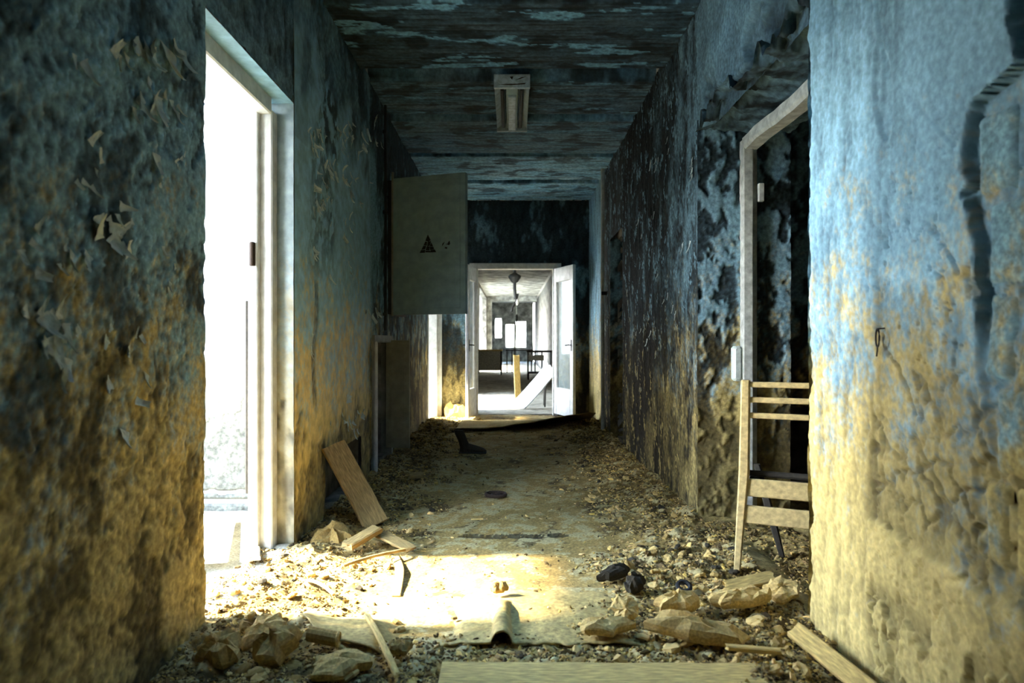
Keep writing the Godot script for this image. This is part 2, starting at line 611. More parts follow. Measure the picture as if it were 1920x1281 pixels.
func f_left_mid(d: float, h: float):
	var a := nB.get_noise_2d(d * 2.0 + 80.0, h * 1.6)
	var b := nA.get_noise_2d(d * 8.0 + 31.0, h * 6.0)
	var c := nC.get_noise_2d(d * 28.0, h * 22.0)
	# lost paint: a column of flaking from the ceiling to mid height, a narrow torn strip, and the foot of the wall
	var col := smoothstep(0.34, 0.14, absf(d - 3.85 - 0.22 * (h - 2.0))) * smoothstep(1.25, 1.6, h)
	var strip := smoothstep(0.045, 0.03, absf(d - 3.63 + 0.03 * sin(h * 9.0) + 0.02 * b)) * smoothstep(0.62, 0.68, h) * smoothstep(1.36, 1.3, h)
	var foot := smoothstep(0.62, 0.35, h + 0.5 * a + 0.3 * b)
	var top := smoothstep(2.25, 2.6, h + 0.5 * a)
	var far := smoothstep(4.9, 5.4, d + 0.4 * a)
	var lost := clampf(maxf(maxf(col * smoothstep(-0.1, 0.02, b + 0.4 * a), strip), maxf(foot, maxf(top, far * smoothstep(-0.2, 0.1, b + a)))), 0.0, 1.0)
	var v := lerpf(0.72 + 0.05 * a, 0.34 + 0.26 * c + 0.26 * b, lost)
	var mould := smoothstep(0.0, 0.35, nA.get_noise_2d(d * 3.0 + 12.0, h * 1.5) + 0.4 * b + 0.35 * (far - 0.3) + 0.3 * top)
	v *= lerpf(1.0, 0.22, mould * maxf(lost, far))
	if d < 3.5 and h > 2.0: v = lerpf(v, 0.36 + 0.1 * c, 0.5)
	_disp = 0.004 * (1.0 - lost) + lost * (0.004 * c + 0.005 * b) + 0.002 * a
	_col = light_tint(d, h, clampf(v, 0.02, 0.75))

func f_dark(d: float, h: float):        # mouldy streaked side
	var a := nB.get_noise_2d(d * 2.4 + 20.0, h * 0.9 + 7.0)
	var b := nA.get_noise_2d(d * 7.0 + 3.0, h * 3.6)
	var c := nC.get_noise_2d(d * 30.0, h * 22.0 + 5.0)
	var s := nS.get_noise_2d(d * 11.0 + 1.5 * b, h * 1.6)
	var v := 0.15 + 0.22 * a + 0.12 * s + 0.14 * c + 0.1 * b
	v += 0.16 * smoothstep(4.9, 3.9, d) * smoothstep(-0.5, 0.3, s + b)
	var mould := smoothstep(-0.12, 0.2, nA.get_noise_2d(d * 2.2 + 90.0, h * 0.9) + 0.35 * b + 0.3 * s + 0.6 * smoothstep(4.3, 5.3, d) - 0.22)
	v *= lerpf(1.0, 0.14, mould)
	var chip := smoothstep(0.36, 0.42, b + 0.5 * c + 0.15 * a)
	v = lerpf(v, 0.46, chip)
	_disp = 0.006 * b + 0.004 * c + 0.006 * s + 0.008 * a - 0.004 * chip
	_col = light_tint(d, h, clampf(v, 0.012, 0.55))

func f_right_far(d: float, h: float):   # pale strip beside the double door
	f_dark(d, h)
	if d > 8.0:
		var b := nA.get_noise_2d(d * 9.0 + 3.0, h * 2.0)
		_col = light_tint(d, h, clampf(0.42 + 0.4 * b, 0.05, 0.6))

func f_lintel(d: float, h: float):      # above the chair doorway: bulging, broken lower edge
	f_dark(d, h)
	var b := nB.get_noise_2d(d * 2.6 + 60.0, h * 2.6)
	var c := nC.get_noise_2d(d * 24.0, h * 18.0)
	var edge := smoothstep(0.22, 0.0, h - 2.2)
	var keep := smoothstep(0.0, 0.08, h - 2.2 - 0.16 - 0.22 * b - 0.1 * sin(d * 5.0 + 1.0))
	keep = maxf(keep, smoothstep(3.66, 3.8, d))
	_disp = lerpf(-0.035 - 0.02 * edge, 0.006, keep) + 0.014 * b + 0.003 * c
	_col = light_tint(d, h, clampf(lerpf(0.15 + 0.25 * b, 0.36 + 0.2 * b + 0.12 * c, keep), 0.04, 0.6))

func f_mottle(u: float, h: float):      # black mould over pale crumbling plaster, seen on the reveal
	var a := nB.get_noise_2d(u * 5.0 + 2.0, h * 2.4)
	var b := nA.get_noise_2d(u * 12.0, h * 8.0 + 4.0)
	var c := nC.get_noise_2d(u * 34.0, h * 26.0)
	var k := smoothstep(-0.12, 0.18, a + 0.7 * b)
	var v := lerpf(0.07 + 0.08 * c, 0.5 + 0.14 * c, k)
	var low := smoothstep(0.75, 0.45, h + 0.3 * b)
	v = lerpf(v, 0.2 + 0.16 * b, low * 0.7)
	_disp = 0.008 * k + 0.006 * b + 0.004 * c
	_col = light_tint(u, h, clampf(v, 0.025, 0.62))

func f_reveal(u: float, h: float):      # smooth painted reveal of the sunlit doorway
	var b := nA.get_noise_2d(u * 12.0 + 70.0, h * 6.0)
	var bad := smoothstep(0.62, 0.4, h + 0.6 * b)
	_disp = 0.003 * b - 0.006 * bad
	var v := clampf(lerpf(0.36, 0.24 + 0.24 * b, bad), 0.05, 0.6)
	_col = light_tint(u, h, v).lerp(Color(v * 0.92, v, v * 0.9), 0.6)

# where the plaster has fallen off the near wall: distance of the ragged edge for a height
const EDGE := [[-0.1, 1.0], [0.42, 1.0], [0.47, 1.46], [0.56, 1.53], [0.62, 1.55], [0.72, 1.545], [0.78, 1.49], [0.85, 1.51], [0.96, 1.55], [1.07, 1.545], [1.16, 1.55], [1.22, 1.55], [1.30, 1.575], [1.36, 1.6], [1.375, 1.575], [1.42, 1.605], [1.5, 1.585], [1.56, 1.565], [1.575, 1.47], [1.6, 1.42], [1.62, 1.43], [1.7, 1.445], [1.9, 1.435], [2.3, 1.4], [3.0, 1.38]]

func edge_at(h: float) -> float:
	for k in EDGE.size() - 1:
		if h < EDGE[k + 1][0]:
			return lerpf(EDGE[k][1], EDGE[k + 1][1], clampf((h - EDGE[k][0]) / (EDGE[k + 1][0] - EDGE[k][0]), 0.0, 1.0))
	return 1.38

func f_right_near(d: float, h: float):
	var a := nB.get_noise_2d(d * 2.0 + 33.0, h * 1.5)
	var b := nA.get_noise_2d(d * 9.0 + 13.0, h * 4.5)
	var c := nC.get_noise_2d(d * 30.0, h * 22.0)
	var s := nS.get_noise_2d(d * 16.0 + 4.0, h * 2.2)
	var e := edge_at(h + 0.012 * c) + 0.012 * b + 0.006 * c
	var gone := smoothstep(0.008, -0.008, d - e)
	var strip := smoothstep(-0.012, 0.012, d - 1.965 - 0.03 * b - 0.03 * s - 0.04 * sin(h * 3.0))
	var v := 0.44 + 0.12 * a + 0.07 * b + 0.05 * c
	v = lerpf(v, 0.5 + 0.22 * s + 0.2 * b + 0.14 * c, strip)
	# streak of darker damp between the two coats
	v *= 1.0 - 0.34 * smoothstep(0.1, 0.02, absf(d - 1.93 - 0.06 * sin(h * 2.0) - 0.05 * b)) * smoothstep(-0.3, 0.2, s + 0.2)
	var dz := 0.004 * a + 0.0018 * b + 0.0012 * c + strip * (0.007 + 0.004 * s + 0.002 * b + 0.0015 * c)
	v *= 1.0 - 0.4 * smoothstep(-0.05, 0.2, a + 0.4 * b + smoothstep(1.35, 0.9, h) - 0.65) * (1.0 - strip)      # damp stain with a torn outline
	# crazed lower part
	var craze := smoothstep(0.95, 0.75, h + 0.3 * a) * smoothstep(0.42, 0.55, h + 0.1 * b) * (1.0 - strip)
	var q := nCell.get_noise_2d(d * 11.0 + 0.6 * b, h * 9.0 + 0.6 * a) + 1.0
	var crack := smoothstep(0.14, 0.05, q) * craze
	var q2 := nCell.get_noise_2d(d * 4.0 + 0.8 * b + 7.0, h * 3.0 + 0.6 * b) + 1.0
	crack = maxf(crack, smoothstep(0.05, 0.02, q2) * (1.0 - strip * 0.6) * 0.8 * smoothstep(1.8, 1.2, h))
	dz -= 0.012 * crack
	v *= 1.0 - 0.45 * crack
	# a thicker coat survives along the foot, its broken upper edge sloping towards the viewer
	var ledge := smoothstep(0.012, -0.012, h - 0.5 - 0.16 * (1.98 - d) * -0.6 - 0.03 * b - 0.012 * c) * (1.0 - strip)
	var scab := smoothstep(0.02, 0.1, nA.get_noise_2d(d * 6.0 + 21.0, h * 4.0) + 0.3 * c)
	ledge *= lerpf(1.0, scab, smoothstep(0.36, 0.26, h))
	dz += 0.014 * ledge
	v = lerpf(v, 0.44 + 0.14 * b + 0.1 * a, ledge)
	dz -= 0.032 * gone * (1.0 - ledge) * lerpf(0.3, 1.0, smoothstep(0.9, 1.08, h + 0.1 * b))
	v = lerpf(v, 0.3 + 0.1 * c, gone * (1.0 - ledge))
	# rounded, crumbled arris at the doorway
	var arris := smoothstep(0.05, 0.0, 2.42 - d + 0.03 * b)
	dz -= 0.03 * arris * arris
	# dark tears in the paint skin
	var tq := (h - 1.72) / 0.16
	var tear := smoothstep(0.006, -0.006, absf(d - 1.93 - 0.02 * tq) - 0.042 * (1.0 - tq * tq)) * smoothstep(1.0, 0.9, absf(tq))
	dz -= 0.009 * tear
	v = lerpf(v, 0.34 + 0.1 * c, tear * 0.8)
	_disp = dz
	_col = light_tint(d, h, clampf(v, 0.05, 0.66))

func f_under(u: float, d: float):       # underside of the chair doorway lintel
	var b := nA.get_noise_2d(u * 4.0 + 6.0, d * 5.0)
	var c := nC.get_noise_2d(u * 20.0, d * 12.0)
	var out := smoothstep(0.3, 0.0, u - WX)
	var f := nB.get_noise_2d(u * 9.0 + 30.0, d * 3.0)
	_disp = -0.1 * out * smoothstep(-0.35, 0.25, b + 0.3 * sin(d * 6.0)) + 0.02 * b + 0.004 * c + 0.008 * f
	_off = Vector3(0.0, 0, 0)
	_col = light_tint(d, 2.2, clampf(0.17 + 0.26 * b + 0.14 * c + 0.1 * f, 0.03, 0.5))

func f_end(x: float, h: float):
	var a := nB.get_noise_2d(x * 3.0 + 5.0, h * 1.2)
	var b := nA.get_noise_2d(x * 10.0, h * 4.0)
	var c := nC.get_noise_2d(x * 26.0, h * 22.0)
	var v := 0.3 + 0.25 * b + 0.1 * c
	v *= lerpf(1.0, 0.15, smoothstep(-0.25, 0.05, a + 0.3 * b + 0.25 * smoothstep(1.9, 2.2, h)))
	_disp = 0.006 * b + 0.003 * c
	_col = light_tint(x + 3.0, h, clampf(v, 0.012, 0.6))

func plaster_walls():
	var L := get_node("wall_left")
	var R := get_node("wall_right")
	var Z := Vector3(0, 0, -1)
	var Y := Vector3.UP
	part("plaster", grid(P(-WX, -0.03, 0.9), Z, Y, Vector3.RIGHT, 1.43, H + 0.06, 0.0075, 0.9, -0.03, f_left_near), M.plaster, L)
	part("plaster", grid(P(-WX, -0.03, -3.0), Z, Y, Vector3.RIGHT, 3.9, H + 0.06, 0.05, -3.0, -0.03, f_left_near), M.plaster, L)
	part("plaster", grid(P(-WX, 2.16, 2.33), Z, Y, Vector3.RIGHT, 0.95, H - 2.13, 0.009, 2.33, 2.16, f_left_near_top), M.plaster, L)
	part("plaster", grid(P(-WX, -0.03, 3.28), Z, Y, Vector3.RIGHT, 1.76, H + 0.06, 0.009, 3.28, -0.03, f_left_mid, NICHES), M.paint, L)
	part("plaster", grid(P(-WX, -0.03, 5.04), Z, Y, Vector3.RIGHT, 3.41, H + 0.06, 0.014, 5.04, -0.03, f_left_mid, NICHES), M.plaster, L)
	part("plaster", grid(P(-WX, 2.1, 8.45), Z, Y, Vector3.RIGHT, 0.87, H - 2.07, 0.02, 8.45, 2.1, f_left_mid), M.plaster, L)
	part("reveal_plaster", grid(P(-WX + 0.004, -0.03, 3.268), Vector3.LEFT, Y, Vector3(0, 0, 1), 0.2, 2.22, 0.01, 0.0, -0.03, f_reveal), M.paint, L)
	part("reveal_plaster", grid(P(-WX + 0.004, 2.15, 2.33), Vector3.LEFT, Z, Vector3.DOWN, 0.2, 0.95, 0.02, 0.0, 2.0, f_reveal_top), M.paint, L)
	part("plaster", grid(P(WX, -0.03, 0.9), Z, Y, Vector3.LEFT, 1.525, H + 0.06, 0.0065, 0.9, -0.03, f_right_near), M.smooth, R)
	part("plaster", grid(P(WX, -0.03, -3.0), Z, Y, Vector3.LEFT, 3.9, H + 0.06, 0.05, -3.0, -0.03, f_right_plain), M.plaster, R)
	part("plaster", grid(P(WX, 2.19, 2.41), Z, Y, Vector3.LEFT, 1.44, H - 2.16, 0.008, 2.41, 2.19, f_lintel), M.plaster, R)
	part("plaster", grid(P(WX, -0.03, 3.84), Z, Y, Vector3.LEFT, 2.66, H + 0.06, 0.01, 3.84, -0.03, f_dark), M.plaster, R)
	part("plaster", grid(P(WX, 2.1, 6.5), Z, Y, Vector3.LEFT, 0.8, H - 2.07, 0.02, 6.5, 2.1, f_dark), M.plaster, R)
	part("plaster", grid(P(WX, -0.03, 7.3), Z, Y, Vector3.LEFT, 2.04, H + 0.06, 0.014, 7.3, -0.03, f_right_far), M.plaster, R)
	part("reveal_plaster", grid(P(WX - 0.012, -0.03, 3.822), Vector3.RIGHT, Y, Vector3(0, 0, 1), 0.52, 2.28, 0.0085, WX, -0.03, f_mottle), M.plaster, R)
	part("reveal_plaster", grid(P(WX, -0.03, 2.415), Vector3.RIGHT, Y, Vector3(0, 0, -1), 0.5, 2.28, 0.02, WX, -0.03, f_mottle), M.plaster, R)
	part("lintel_soffit", grid(P(WX - 0.02, 2.185, 2.42), Vector3.RIGHT, Z, Vector3.DOWN, 0.53, 1.43, 0.012, WX, 2.42, f_under), M.plaster, R)
	part("reveal_plaster", grid(P(WX, -0.03, 7.3), Vector3.RIGHT, Y, Vector3(0, 0, 1), 0.5, 2.15, 0.03, WX, -0.03, f_mottle_room), M.plaster, R)
	part("reveal_plaster", grid(P(-WX, -0.03, 9.2), Vector3.LEFT, Y, Vector3(0, 0, 1), 0.2, 2.15, 0.03, 0.0, -0.03, f_reveal), M.plaster, L)
	var E := get_node("wall_front")
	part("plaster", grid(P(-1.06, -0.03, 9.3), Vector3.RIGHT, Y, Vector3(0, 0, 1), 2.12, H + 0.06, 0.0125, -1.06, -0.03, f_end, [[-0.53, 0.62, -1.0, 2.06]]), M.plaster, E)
	var D := get_node("wall_dark_room")
	part("plaster", grid(P(1.55, 0.56, 4.69), Vector3.RIGHT, Y, Vector3(0, 0, 1), 2.45, H - 0.5, 0.02, 1.55, 0.56, f_mottle_room), M.plaster, D)
	var Q := get_node("wall_partition")
	part("plaster", grid(P(XO, -0.03, 4.05), Vector3.RIGHT, Y, Vector3(0, 0, 1), 2.15, H + 0.03, 0.012, XO, -0.03, f_sunroom), M.plaster, Q)

func f_left_near_top(d: float, h: float):
	var b := nA.get_noise_2d(d * 8.0 + 31.0, h * 6.0)
	var c := nC.get_noise_2d(d * 28.0, h * 22.0)
	var s := nS.get_noise_2d(d * 14.0 + 4.0, h * 3.0)
	var band := smoothstep(0.09, 0.07, h - 2.16 + 0.05 * b)
	_disp = 0.006 * b + 0.004 * c + 0.004 * s
	_col = light_tint(d, h, clampf(lerpf(0.2 + 0.2 * b + 0.2 * s, 0.4 + 0.3 * b, band), 0.04, 0.6))

func f_reveal_top(u: float, d: float):
	_disp = 0.002 * nA.get_noise_2d(u * 8.0, d * 8.0)
	_col = light_tint(d, 2.2, 0.45)

func f_right_plain(d: float, h: float):
	var b := nA.get_noise_2d(d * 3.0, h * 2.5)
	_disp = 0.004 * b
	_col = light_tint(d, h, clampf(0.42 + 0.2 * b, 0.05, 0.6))

func f_mottle_room(u: float, h: float):
	f_mottle(u + 7.0, h)

func f_sunroom(x: float, h: float):
	var a := nB.get_noise_2d(x * 2.0 + 15.0, h * 2.0)
	var b := nA.get_noise_2d(x * 9.0, h * 7.0)
	var c := nC.get_noise_2d(x * 26.0, h * 22.0)
	var lim := 0.62 + 0.55 * (x + 1.7) + 0.2 * b
	var lost := smoothstep(0.012, -0.012, h - lim)
	var v := lerpf(0.75, 0.2 + 0.12 * b + 0.1 * c, lost)
	_disp = 0.008 * (1.0 - lost) + lost * (0.004 * b + 0.003 * c)
	for q in [0.06, 0.115]:      # open joints between the lowest courses
		var j := smoothstep(0.014, 0.006, absf(h - q - 0.006 * b))
		_disp -= 0.03 * j
		v *= 1.0 - 0.6 * j
	_col = Color(v, v * 0.985, v * lerpf(0.95, 0.8, lost))

# ------------------------------------------------------------------ ceiling
func ceiling_slabs():
	var C := get_node("ceiling")
	var edges := [-3.0, -0.6, 0.5, 1.6, 2.65, 3.72, 4.8, 5.85, 7.02, 8.19, 9.32]
	for k in edges.size() - 1:
		var d0: float = edges[k] + (0.2 if k == 6 else 0.035)
		var d1: float = edges[k + 1] - 0.035
		var tone: float = [0.1, 0.1, 0.12, 0.1, 0.12, 0.1, 0.2, 0.3, 0.5, 0.52][k]  # far slabs painted paler, as lit from the last side doorway
		var drop: float = 0.035 if k < 6 else 0.008 * (k % 2)
		var patches: float = 0.31 if k < 6 else 0.5
		var fn := func(x: float, d: float):
			var a := nB.get_noise_2d(x * 1.1 + k * 9.0, d * 5.0)
			var b := nA.get_noise_2d(x * 5.0 + k * 5.0, d * 14.0)
			var s := nS.get_noise_2d(x * 1.2, d * 30.0 + k)
			var c := nC.get_noise_2d(x * 26.0, d * 26.0)
			var pale := smoothstep(patches, patches + 0.05, a + 0.4 * b)
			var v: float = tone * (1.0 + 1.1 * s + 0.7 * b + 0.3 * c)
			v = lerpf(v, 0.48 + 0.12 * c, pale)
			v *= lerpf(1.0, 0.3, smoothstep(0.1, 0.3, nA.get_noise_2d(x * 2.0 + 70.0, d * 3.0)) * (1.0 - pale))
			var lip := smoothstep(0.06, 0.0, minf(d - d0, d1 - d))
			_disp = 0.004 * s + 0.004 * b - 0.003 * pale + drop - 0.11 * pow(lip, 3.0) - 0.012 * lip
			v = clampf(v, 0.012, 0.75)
			var cool := clampf(0.85 + 0.5 * a, 0.0, 1.0)      # blue tint of the light, put into the ceiling colour
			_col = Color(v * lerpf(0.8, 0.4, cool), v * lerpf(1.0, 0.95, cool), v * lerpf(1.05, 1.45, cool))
		var st_ := 0.013 if k >= 5 else 0.05
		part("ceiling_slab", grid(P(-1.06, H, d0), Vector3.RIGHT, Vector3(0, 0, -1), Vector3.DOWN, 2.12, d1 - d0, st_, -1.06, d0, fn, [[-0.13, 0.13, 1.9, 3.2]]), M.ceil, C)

# ------------------------------------------------------------------ floor
func floor_h(x: float, d: float) -> float:
	var a := nB.get_noise_2d(x * 2.2 + 100.0, d * 2.2)
	var b := nA.get_noise_2d(x * 9.0 + 100.0, d * 9.0)
	var side := smoothstep(0.4, 1.0, absf(x + 0.05)) * smoothstep(9.2, 8.4, d)
	var near := smoothstep(2.42, 2.2, d)
	var r := smoothstep(0.2, 0.7, x) * smoothstep(3.6, 3.0, d)
	var l := smoothstep(-0.45, -0.8, x) * smoothstep(3.7, 3.0, d)
	var rough := clampf(maxf(maxf(side, near * 0.9), maxf(r, l)), 0.0, 1.0)
	var y := 0.006 * a + 0.003 * b + rough * (0.012 + 0.02 * a + 0.016 * b) + 0.03 * side * (0.6 + a)
	for f in [[-0.2, 3.54, 0.075], [-0.09, 3.53, 0.08], [0.03, 3.54, 0.07], [0.12, 3.53, 0.075], [0.24, 3.55, 0.06]]:
		y -= 0.012 * smoothstep(1.0, 0.3, pow((x - f[0]) / f[2], 2.0) + pow((d - f[1]) / 0.035, 2.0))
	return y

func f_floor(x: float, d: float):
	var a := nB.get_noise_2d(x * 2.2 + 100.0, d * 2.2)
	var b := nA.get_noise_2d(x * 9.0 + 100.0, d * 9.0)
	var c := nC.get_noise_2d(x * 40.0, d * 40.0)
	var e := nA.get_noise_2d(x * 3.0 + 7.0, d * 2.0 + 60.0)
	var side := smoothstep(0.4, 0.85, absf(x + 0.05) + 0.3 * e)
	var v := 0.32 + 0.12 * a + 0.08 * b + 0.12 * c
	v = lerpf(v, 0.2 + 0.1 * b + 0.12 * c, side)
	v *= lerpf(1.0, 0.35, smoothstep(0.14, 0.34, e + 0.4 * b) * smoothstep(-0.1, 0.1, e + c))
	var dust := smoothstep(0.12, 0.2, b + 0.7 * a + 0.4 * c)       # plaster powder in scattered patches
	var spot := 0.0
	for f in [[-0.2, 3.54, 0.075], [-0.09, 3.53, 0.08], [0.03, 3.54, 0.07], [0.12, 3.53, 0.075], [0.24, 3.55, 0.06]]:
		spot = maxf(spot, smoothstep(1.1, 0.7, pow((x - f[0]) / f[2], 2.0) + pow((d - f[1]) / 0.045, 2.0) + 0.6 * c))
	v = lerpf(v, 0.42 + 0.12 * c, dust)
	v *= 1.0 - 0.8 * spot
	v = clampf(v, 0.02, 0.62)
	_disp = floor_h(x, d)
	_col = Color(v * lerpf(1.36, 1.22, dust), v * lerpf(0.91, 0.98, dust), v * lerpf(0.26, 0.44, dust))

func floors():
	var N := get_node("floor")
	var Z := Vector3(0, 0, -1)
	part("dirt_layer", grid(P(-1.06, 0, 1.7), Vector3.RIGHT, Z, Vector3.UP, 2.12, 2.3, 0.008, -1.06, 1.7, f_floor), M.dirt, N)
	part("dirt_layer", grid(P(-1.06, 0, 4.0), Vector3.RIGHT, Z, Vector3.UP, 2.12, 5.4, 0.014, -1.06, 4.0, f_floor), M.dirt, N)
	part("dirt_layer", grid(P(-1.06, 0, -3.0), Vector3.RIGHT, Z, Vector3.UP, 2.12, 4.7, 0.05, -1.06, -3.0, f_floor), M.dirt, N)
	part("dirt_layer", grid(P(1.06, 0, 2.3), Vector3.RIGHT, Z, Vector3.UP, 2.9, 2.4, 0.02, 1.06, 2.3, f_floor_room), M.dirt, N)
	part("dirt_layer", grid(P(XO, 0, -3.0), Vector3.RIGHT, Z, Vector3.UP, 2.35, 7.1, 0.03, XO, -3.0, f_floor_sun), M.dirt, N)
	part("dirt_layer", grid(P(XO, 0, 7.55), Vector3.RIGHT, Z, Vector3.UP, 2.35, 1.9, 0.04, XO, 7.55, f_floor_sun), M.dirt, N)
	part("dirt_layer", grid(P(-1.06, 0, 9.4), Vector3.RIGHT, Z, Vector3.UP, 2.12, 24.6, 0.04, -1.06, 9.4, f_floor_hall), M.dirt, N)
	part("dirt_layer", grid(P(XO, 0, 9.6), Vector3.RIGHT, Z, Vector3.UP, 2.35, 24.4, 0.1, XO, 9.6, f_floor_hall), M.dirt, N)

func f_floor_room(x: float, d: float):
	var b := nA.get_noise_2d(x * 9.0 + 100.0, d * 9.0)
	var c := nC.get_noise_2d(x * 30.0, d * 30.0)
	var v := clampf(0.3 + 0.2 * b + 0.15 * c, 0.05, 0.6)
	_disp = lerpf(floor_h(1.06, d), 0.02 + 0.03 * b + 0.01 * c, smoothstep(1.06, 1.2, x))
	_col = Color(v * 1.3, v * 0.95, v * 0.32)

func f_floor_sun(x: float, d: float):
	var b := nA.get_noise_2d(x * 8.0, d * 8.0)
	var v := clampf(0.5 + 0.2 * b, 0.1, 0.7)
	_disp = lerpf(0.004, floor_h(-1.06, d), smoothstep(-1.3, -1.06, x)) + 0.006 * b
	_col = Color(v * 1.05, v, v * 0.8)

func f_floor_hall(x: float, d: float):
	var a := nB.get_noise_2d(x * 2.0, d * 1.5)
	var b := nA.get_noise_2d(x * 7.0, d * 5.0)
	var v := clampf(0.36 + 0.25 * b + 0.15 * a, 0.06, 0.65)
	_disp = 0.008 + 0.012 * b
	_col = Color(v * 1.08, v, v * 0.76)

# ------------------------------------------------------------------ blockwork behind the fallen plaster
func masonry_blocks():
	var R := get_node("wall_right")
	var r := RandomNumberGenerator.new()
	r.seed = 77
	var row := 0
	var y := 0.31
	while y < 2.85:
		var hh := 0.2
		var d := 0.92 + (0.0 if row % 2 == 0 else -0.19)
		while d < 1.66:
			var l := 0.36
			var d1 := minf(d + l - 0.014, minf(edge_at(y + 0.05), minf(edge_at(y + 0.1), edge_at(y + 0.15))) - 0.004)
			var d0 := maxf(d, 0.92)
			if d1 - d0 > 0.06:
				var seed_ := row * 31 + int(d * 10.0)
				var tone := r.randf_range(0.8, 1.05)
				var fn := func(u: float, v: float):
					var eu := minf(u - d0, d1 - u)
					var ev := minf(v - y, y + hh - 0.014 - v)
					var rd := smoothstep(0.0, 0.014, eu) * smoothstep(0.0, 0.014, ev)
					var b := nA.get_noise_2d(u * 12.0 + seed_, v * 12.0)
					var c := nC.get_noise_2d(u * 40.0, v * 40.0)
					_disp = -0.037 + 0.02 * smoothstep(1.08, 0.9, v) + 0.012 * rd + 0.004 * b * rd + 0.002 * c
					_col = light_tint(u, v, clampf(tone * (0.62 + 0.25 * b + 0.15 * c), 0.2, 0.9))
				part("block", grid(P(WX, y, d0), Vector3(0, 0, -1), Vector3.UP, Vector3.LEFT, d1 - d0, hh - 0.014, 0.01, d0, y, fn), M.block, R)
			d += l
		y += 0.206
		row += 1

# ------------------------------------------------------------------ frames of the doorways
func doorway_frames():
	# sunlit doorway
	var f := thing("door_frame", "white painted door frame of the sunlit doorway with a rusty hinge", "door frame", P(-1.17, 0, 3.2))
	f.name = "door_1"
	f.set_meta("kind", "structure")
	var o := f.position
	var loc := func(x, y, d): return P(x, y, d) - o
	var st := S()
	box(st, loc.call(-1.225, 0.0, 3.275), loc.call(-1.125, 2.1, 3.2), 0.006)
	box(st, loc.call(-1.225, 0.0, 3.2), loc.call(-1.18, 2.08, 3.165), 0.005)
	part("jamb", done(st), M.white, f)
	st = S()
	box(st, loc.call(-1.225, 0.0, 2.41), loc.call(-1.125, 2.1, 2.335), 0.006)
	part("jamb", done(st), M.white, f)
	st = S()
	box(st, loc.call(-1.225, 2.075, 3.2), loc.call(-1.125, 2.155, 2.41), 0.006)
	part("head", done(st), M.white, f)
	st = S()
	box(st, loc.call(-1.243, 0.3, 3.23), loc.call(-1.226, 1.2, 3.18), 0.003)  # dark strip put in for the shade of the gap behind the jamb
	tag(part("gap_strip", done(st), M.darkwood, f), "dark strip standing in for the shaded gap")
	st = S()
	box(st, loc.call(-1.215, 1.36, 3.17), loc.call(-1.19, 1.47, 3.155), 0.003)
	lathe(st, [[0.007, 0.0], [0.009, 0.01], [0.009, 0.1], [0.007, 0.11]], loc.call(-1.2, 1.36, 3.15), 8)
	tag(part("hinge", done(st), M.rust, f), "rusty steel hinge")
	# doorway with the chair
	f = thing("door_frame", "grey painted narrow door frame set deep in the mouldy doorway behind the chair", "door frame", P(1.31, 0, 3.8))
	f.name = "door_2"
	f.set_meta("kind", "structure")
	o = f.position
	loc = func(x, y, d): return P(x, y, d) - o
	st = S()
	box(st, loc.call(1.275, 0.0, 3.83), loc.call(1.33, 2.13, 3.76), 0.005)
	box(st, loc.call(1.33, 0.0, 3.83), loc.call(1.362, 2.1, 3.79), 0.004)
	part("jamb", done(st), M.frame, f)
	st = S()
	box(st, loc.call(1.275, 0.0, 2.52), loc.call(1.35, 2.13, 2.45), 0.005)
	part("jamb", done(st), M.frame, f)
	st = S()
	var rings := []
	for k in 15:
		var d := lerpf(3.78, 2.5, k / 14.0)
		var j := 0.012 * nA.get_noise_2d(d * 9.0, 3.0)
		var lo := 2.075 + j
		rings.append([loc.call(1.355, lo, d), loc.call(1.285, lo + j, d), loc.call(1.275, lo + 0.015, d), loc.call(1.275, 2.14 + j * 2.0, d), loc.call(1.34, 2.15, d), loc.call(1.358, 2.13, d)])
	for rr in rings: rr.reverse()
	loft(st, rings)
	part("head", done(st), M.frame, f)
	st = S()
	box(st, loc.call(1.355, 1.78, 3.77), loc.call(1.385, 1.88, 3.745), 0.003)
	tag(part("hinge", done(st), M.frame, f), "broken hinge leaf")
	st = S()
	box(st, loc.call(1.225, 0.79, 3.83), loc.call(1.275, 0.985, 3.77), 0.012)
	tag(part("packing_block", done(st), M.flake, f), "pale block of packing left on the frame")
	# doorway by the end wall
	f = thing("door_frame", "bright white frame of the side doorway next to the double door", "door frame", P(-1.1, 0, 9.16))
	f.name = "door_4"
	f.set_meta("kind", "structure")
	o = f.position
	loc = func(x, y, d): return P(x, y, d) - o
	st = S()
	box(st, loc.call(-1.2, 0.0, 9.2), loc.call(-1.0, 2.1, 9.12), 0.008)
	box(st, loc.call(-1.03, 0.0, 9.26), loc.call(-0.95, 2.14, 9.2), 0.008)
	part("jamb", done(st), M.white, f)
	st = S()
	box(st, loc.call(-1.2, 0.0, 8.53), loc.call(-1.04, 2.1, 8.46), 0.006)
	part("jamb", done(st), M.white, f)
	st = S()
	box(st, loc.call(-1.2, 2.02, 9.12), loc.call(-1.05, 2.1, 8.53), 0.006)
	part("head", done(st), M.white, f)

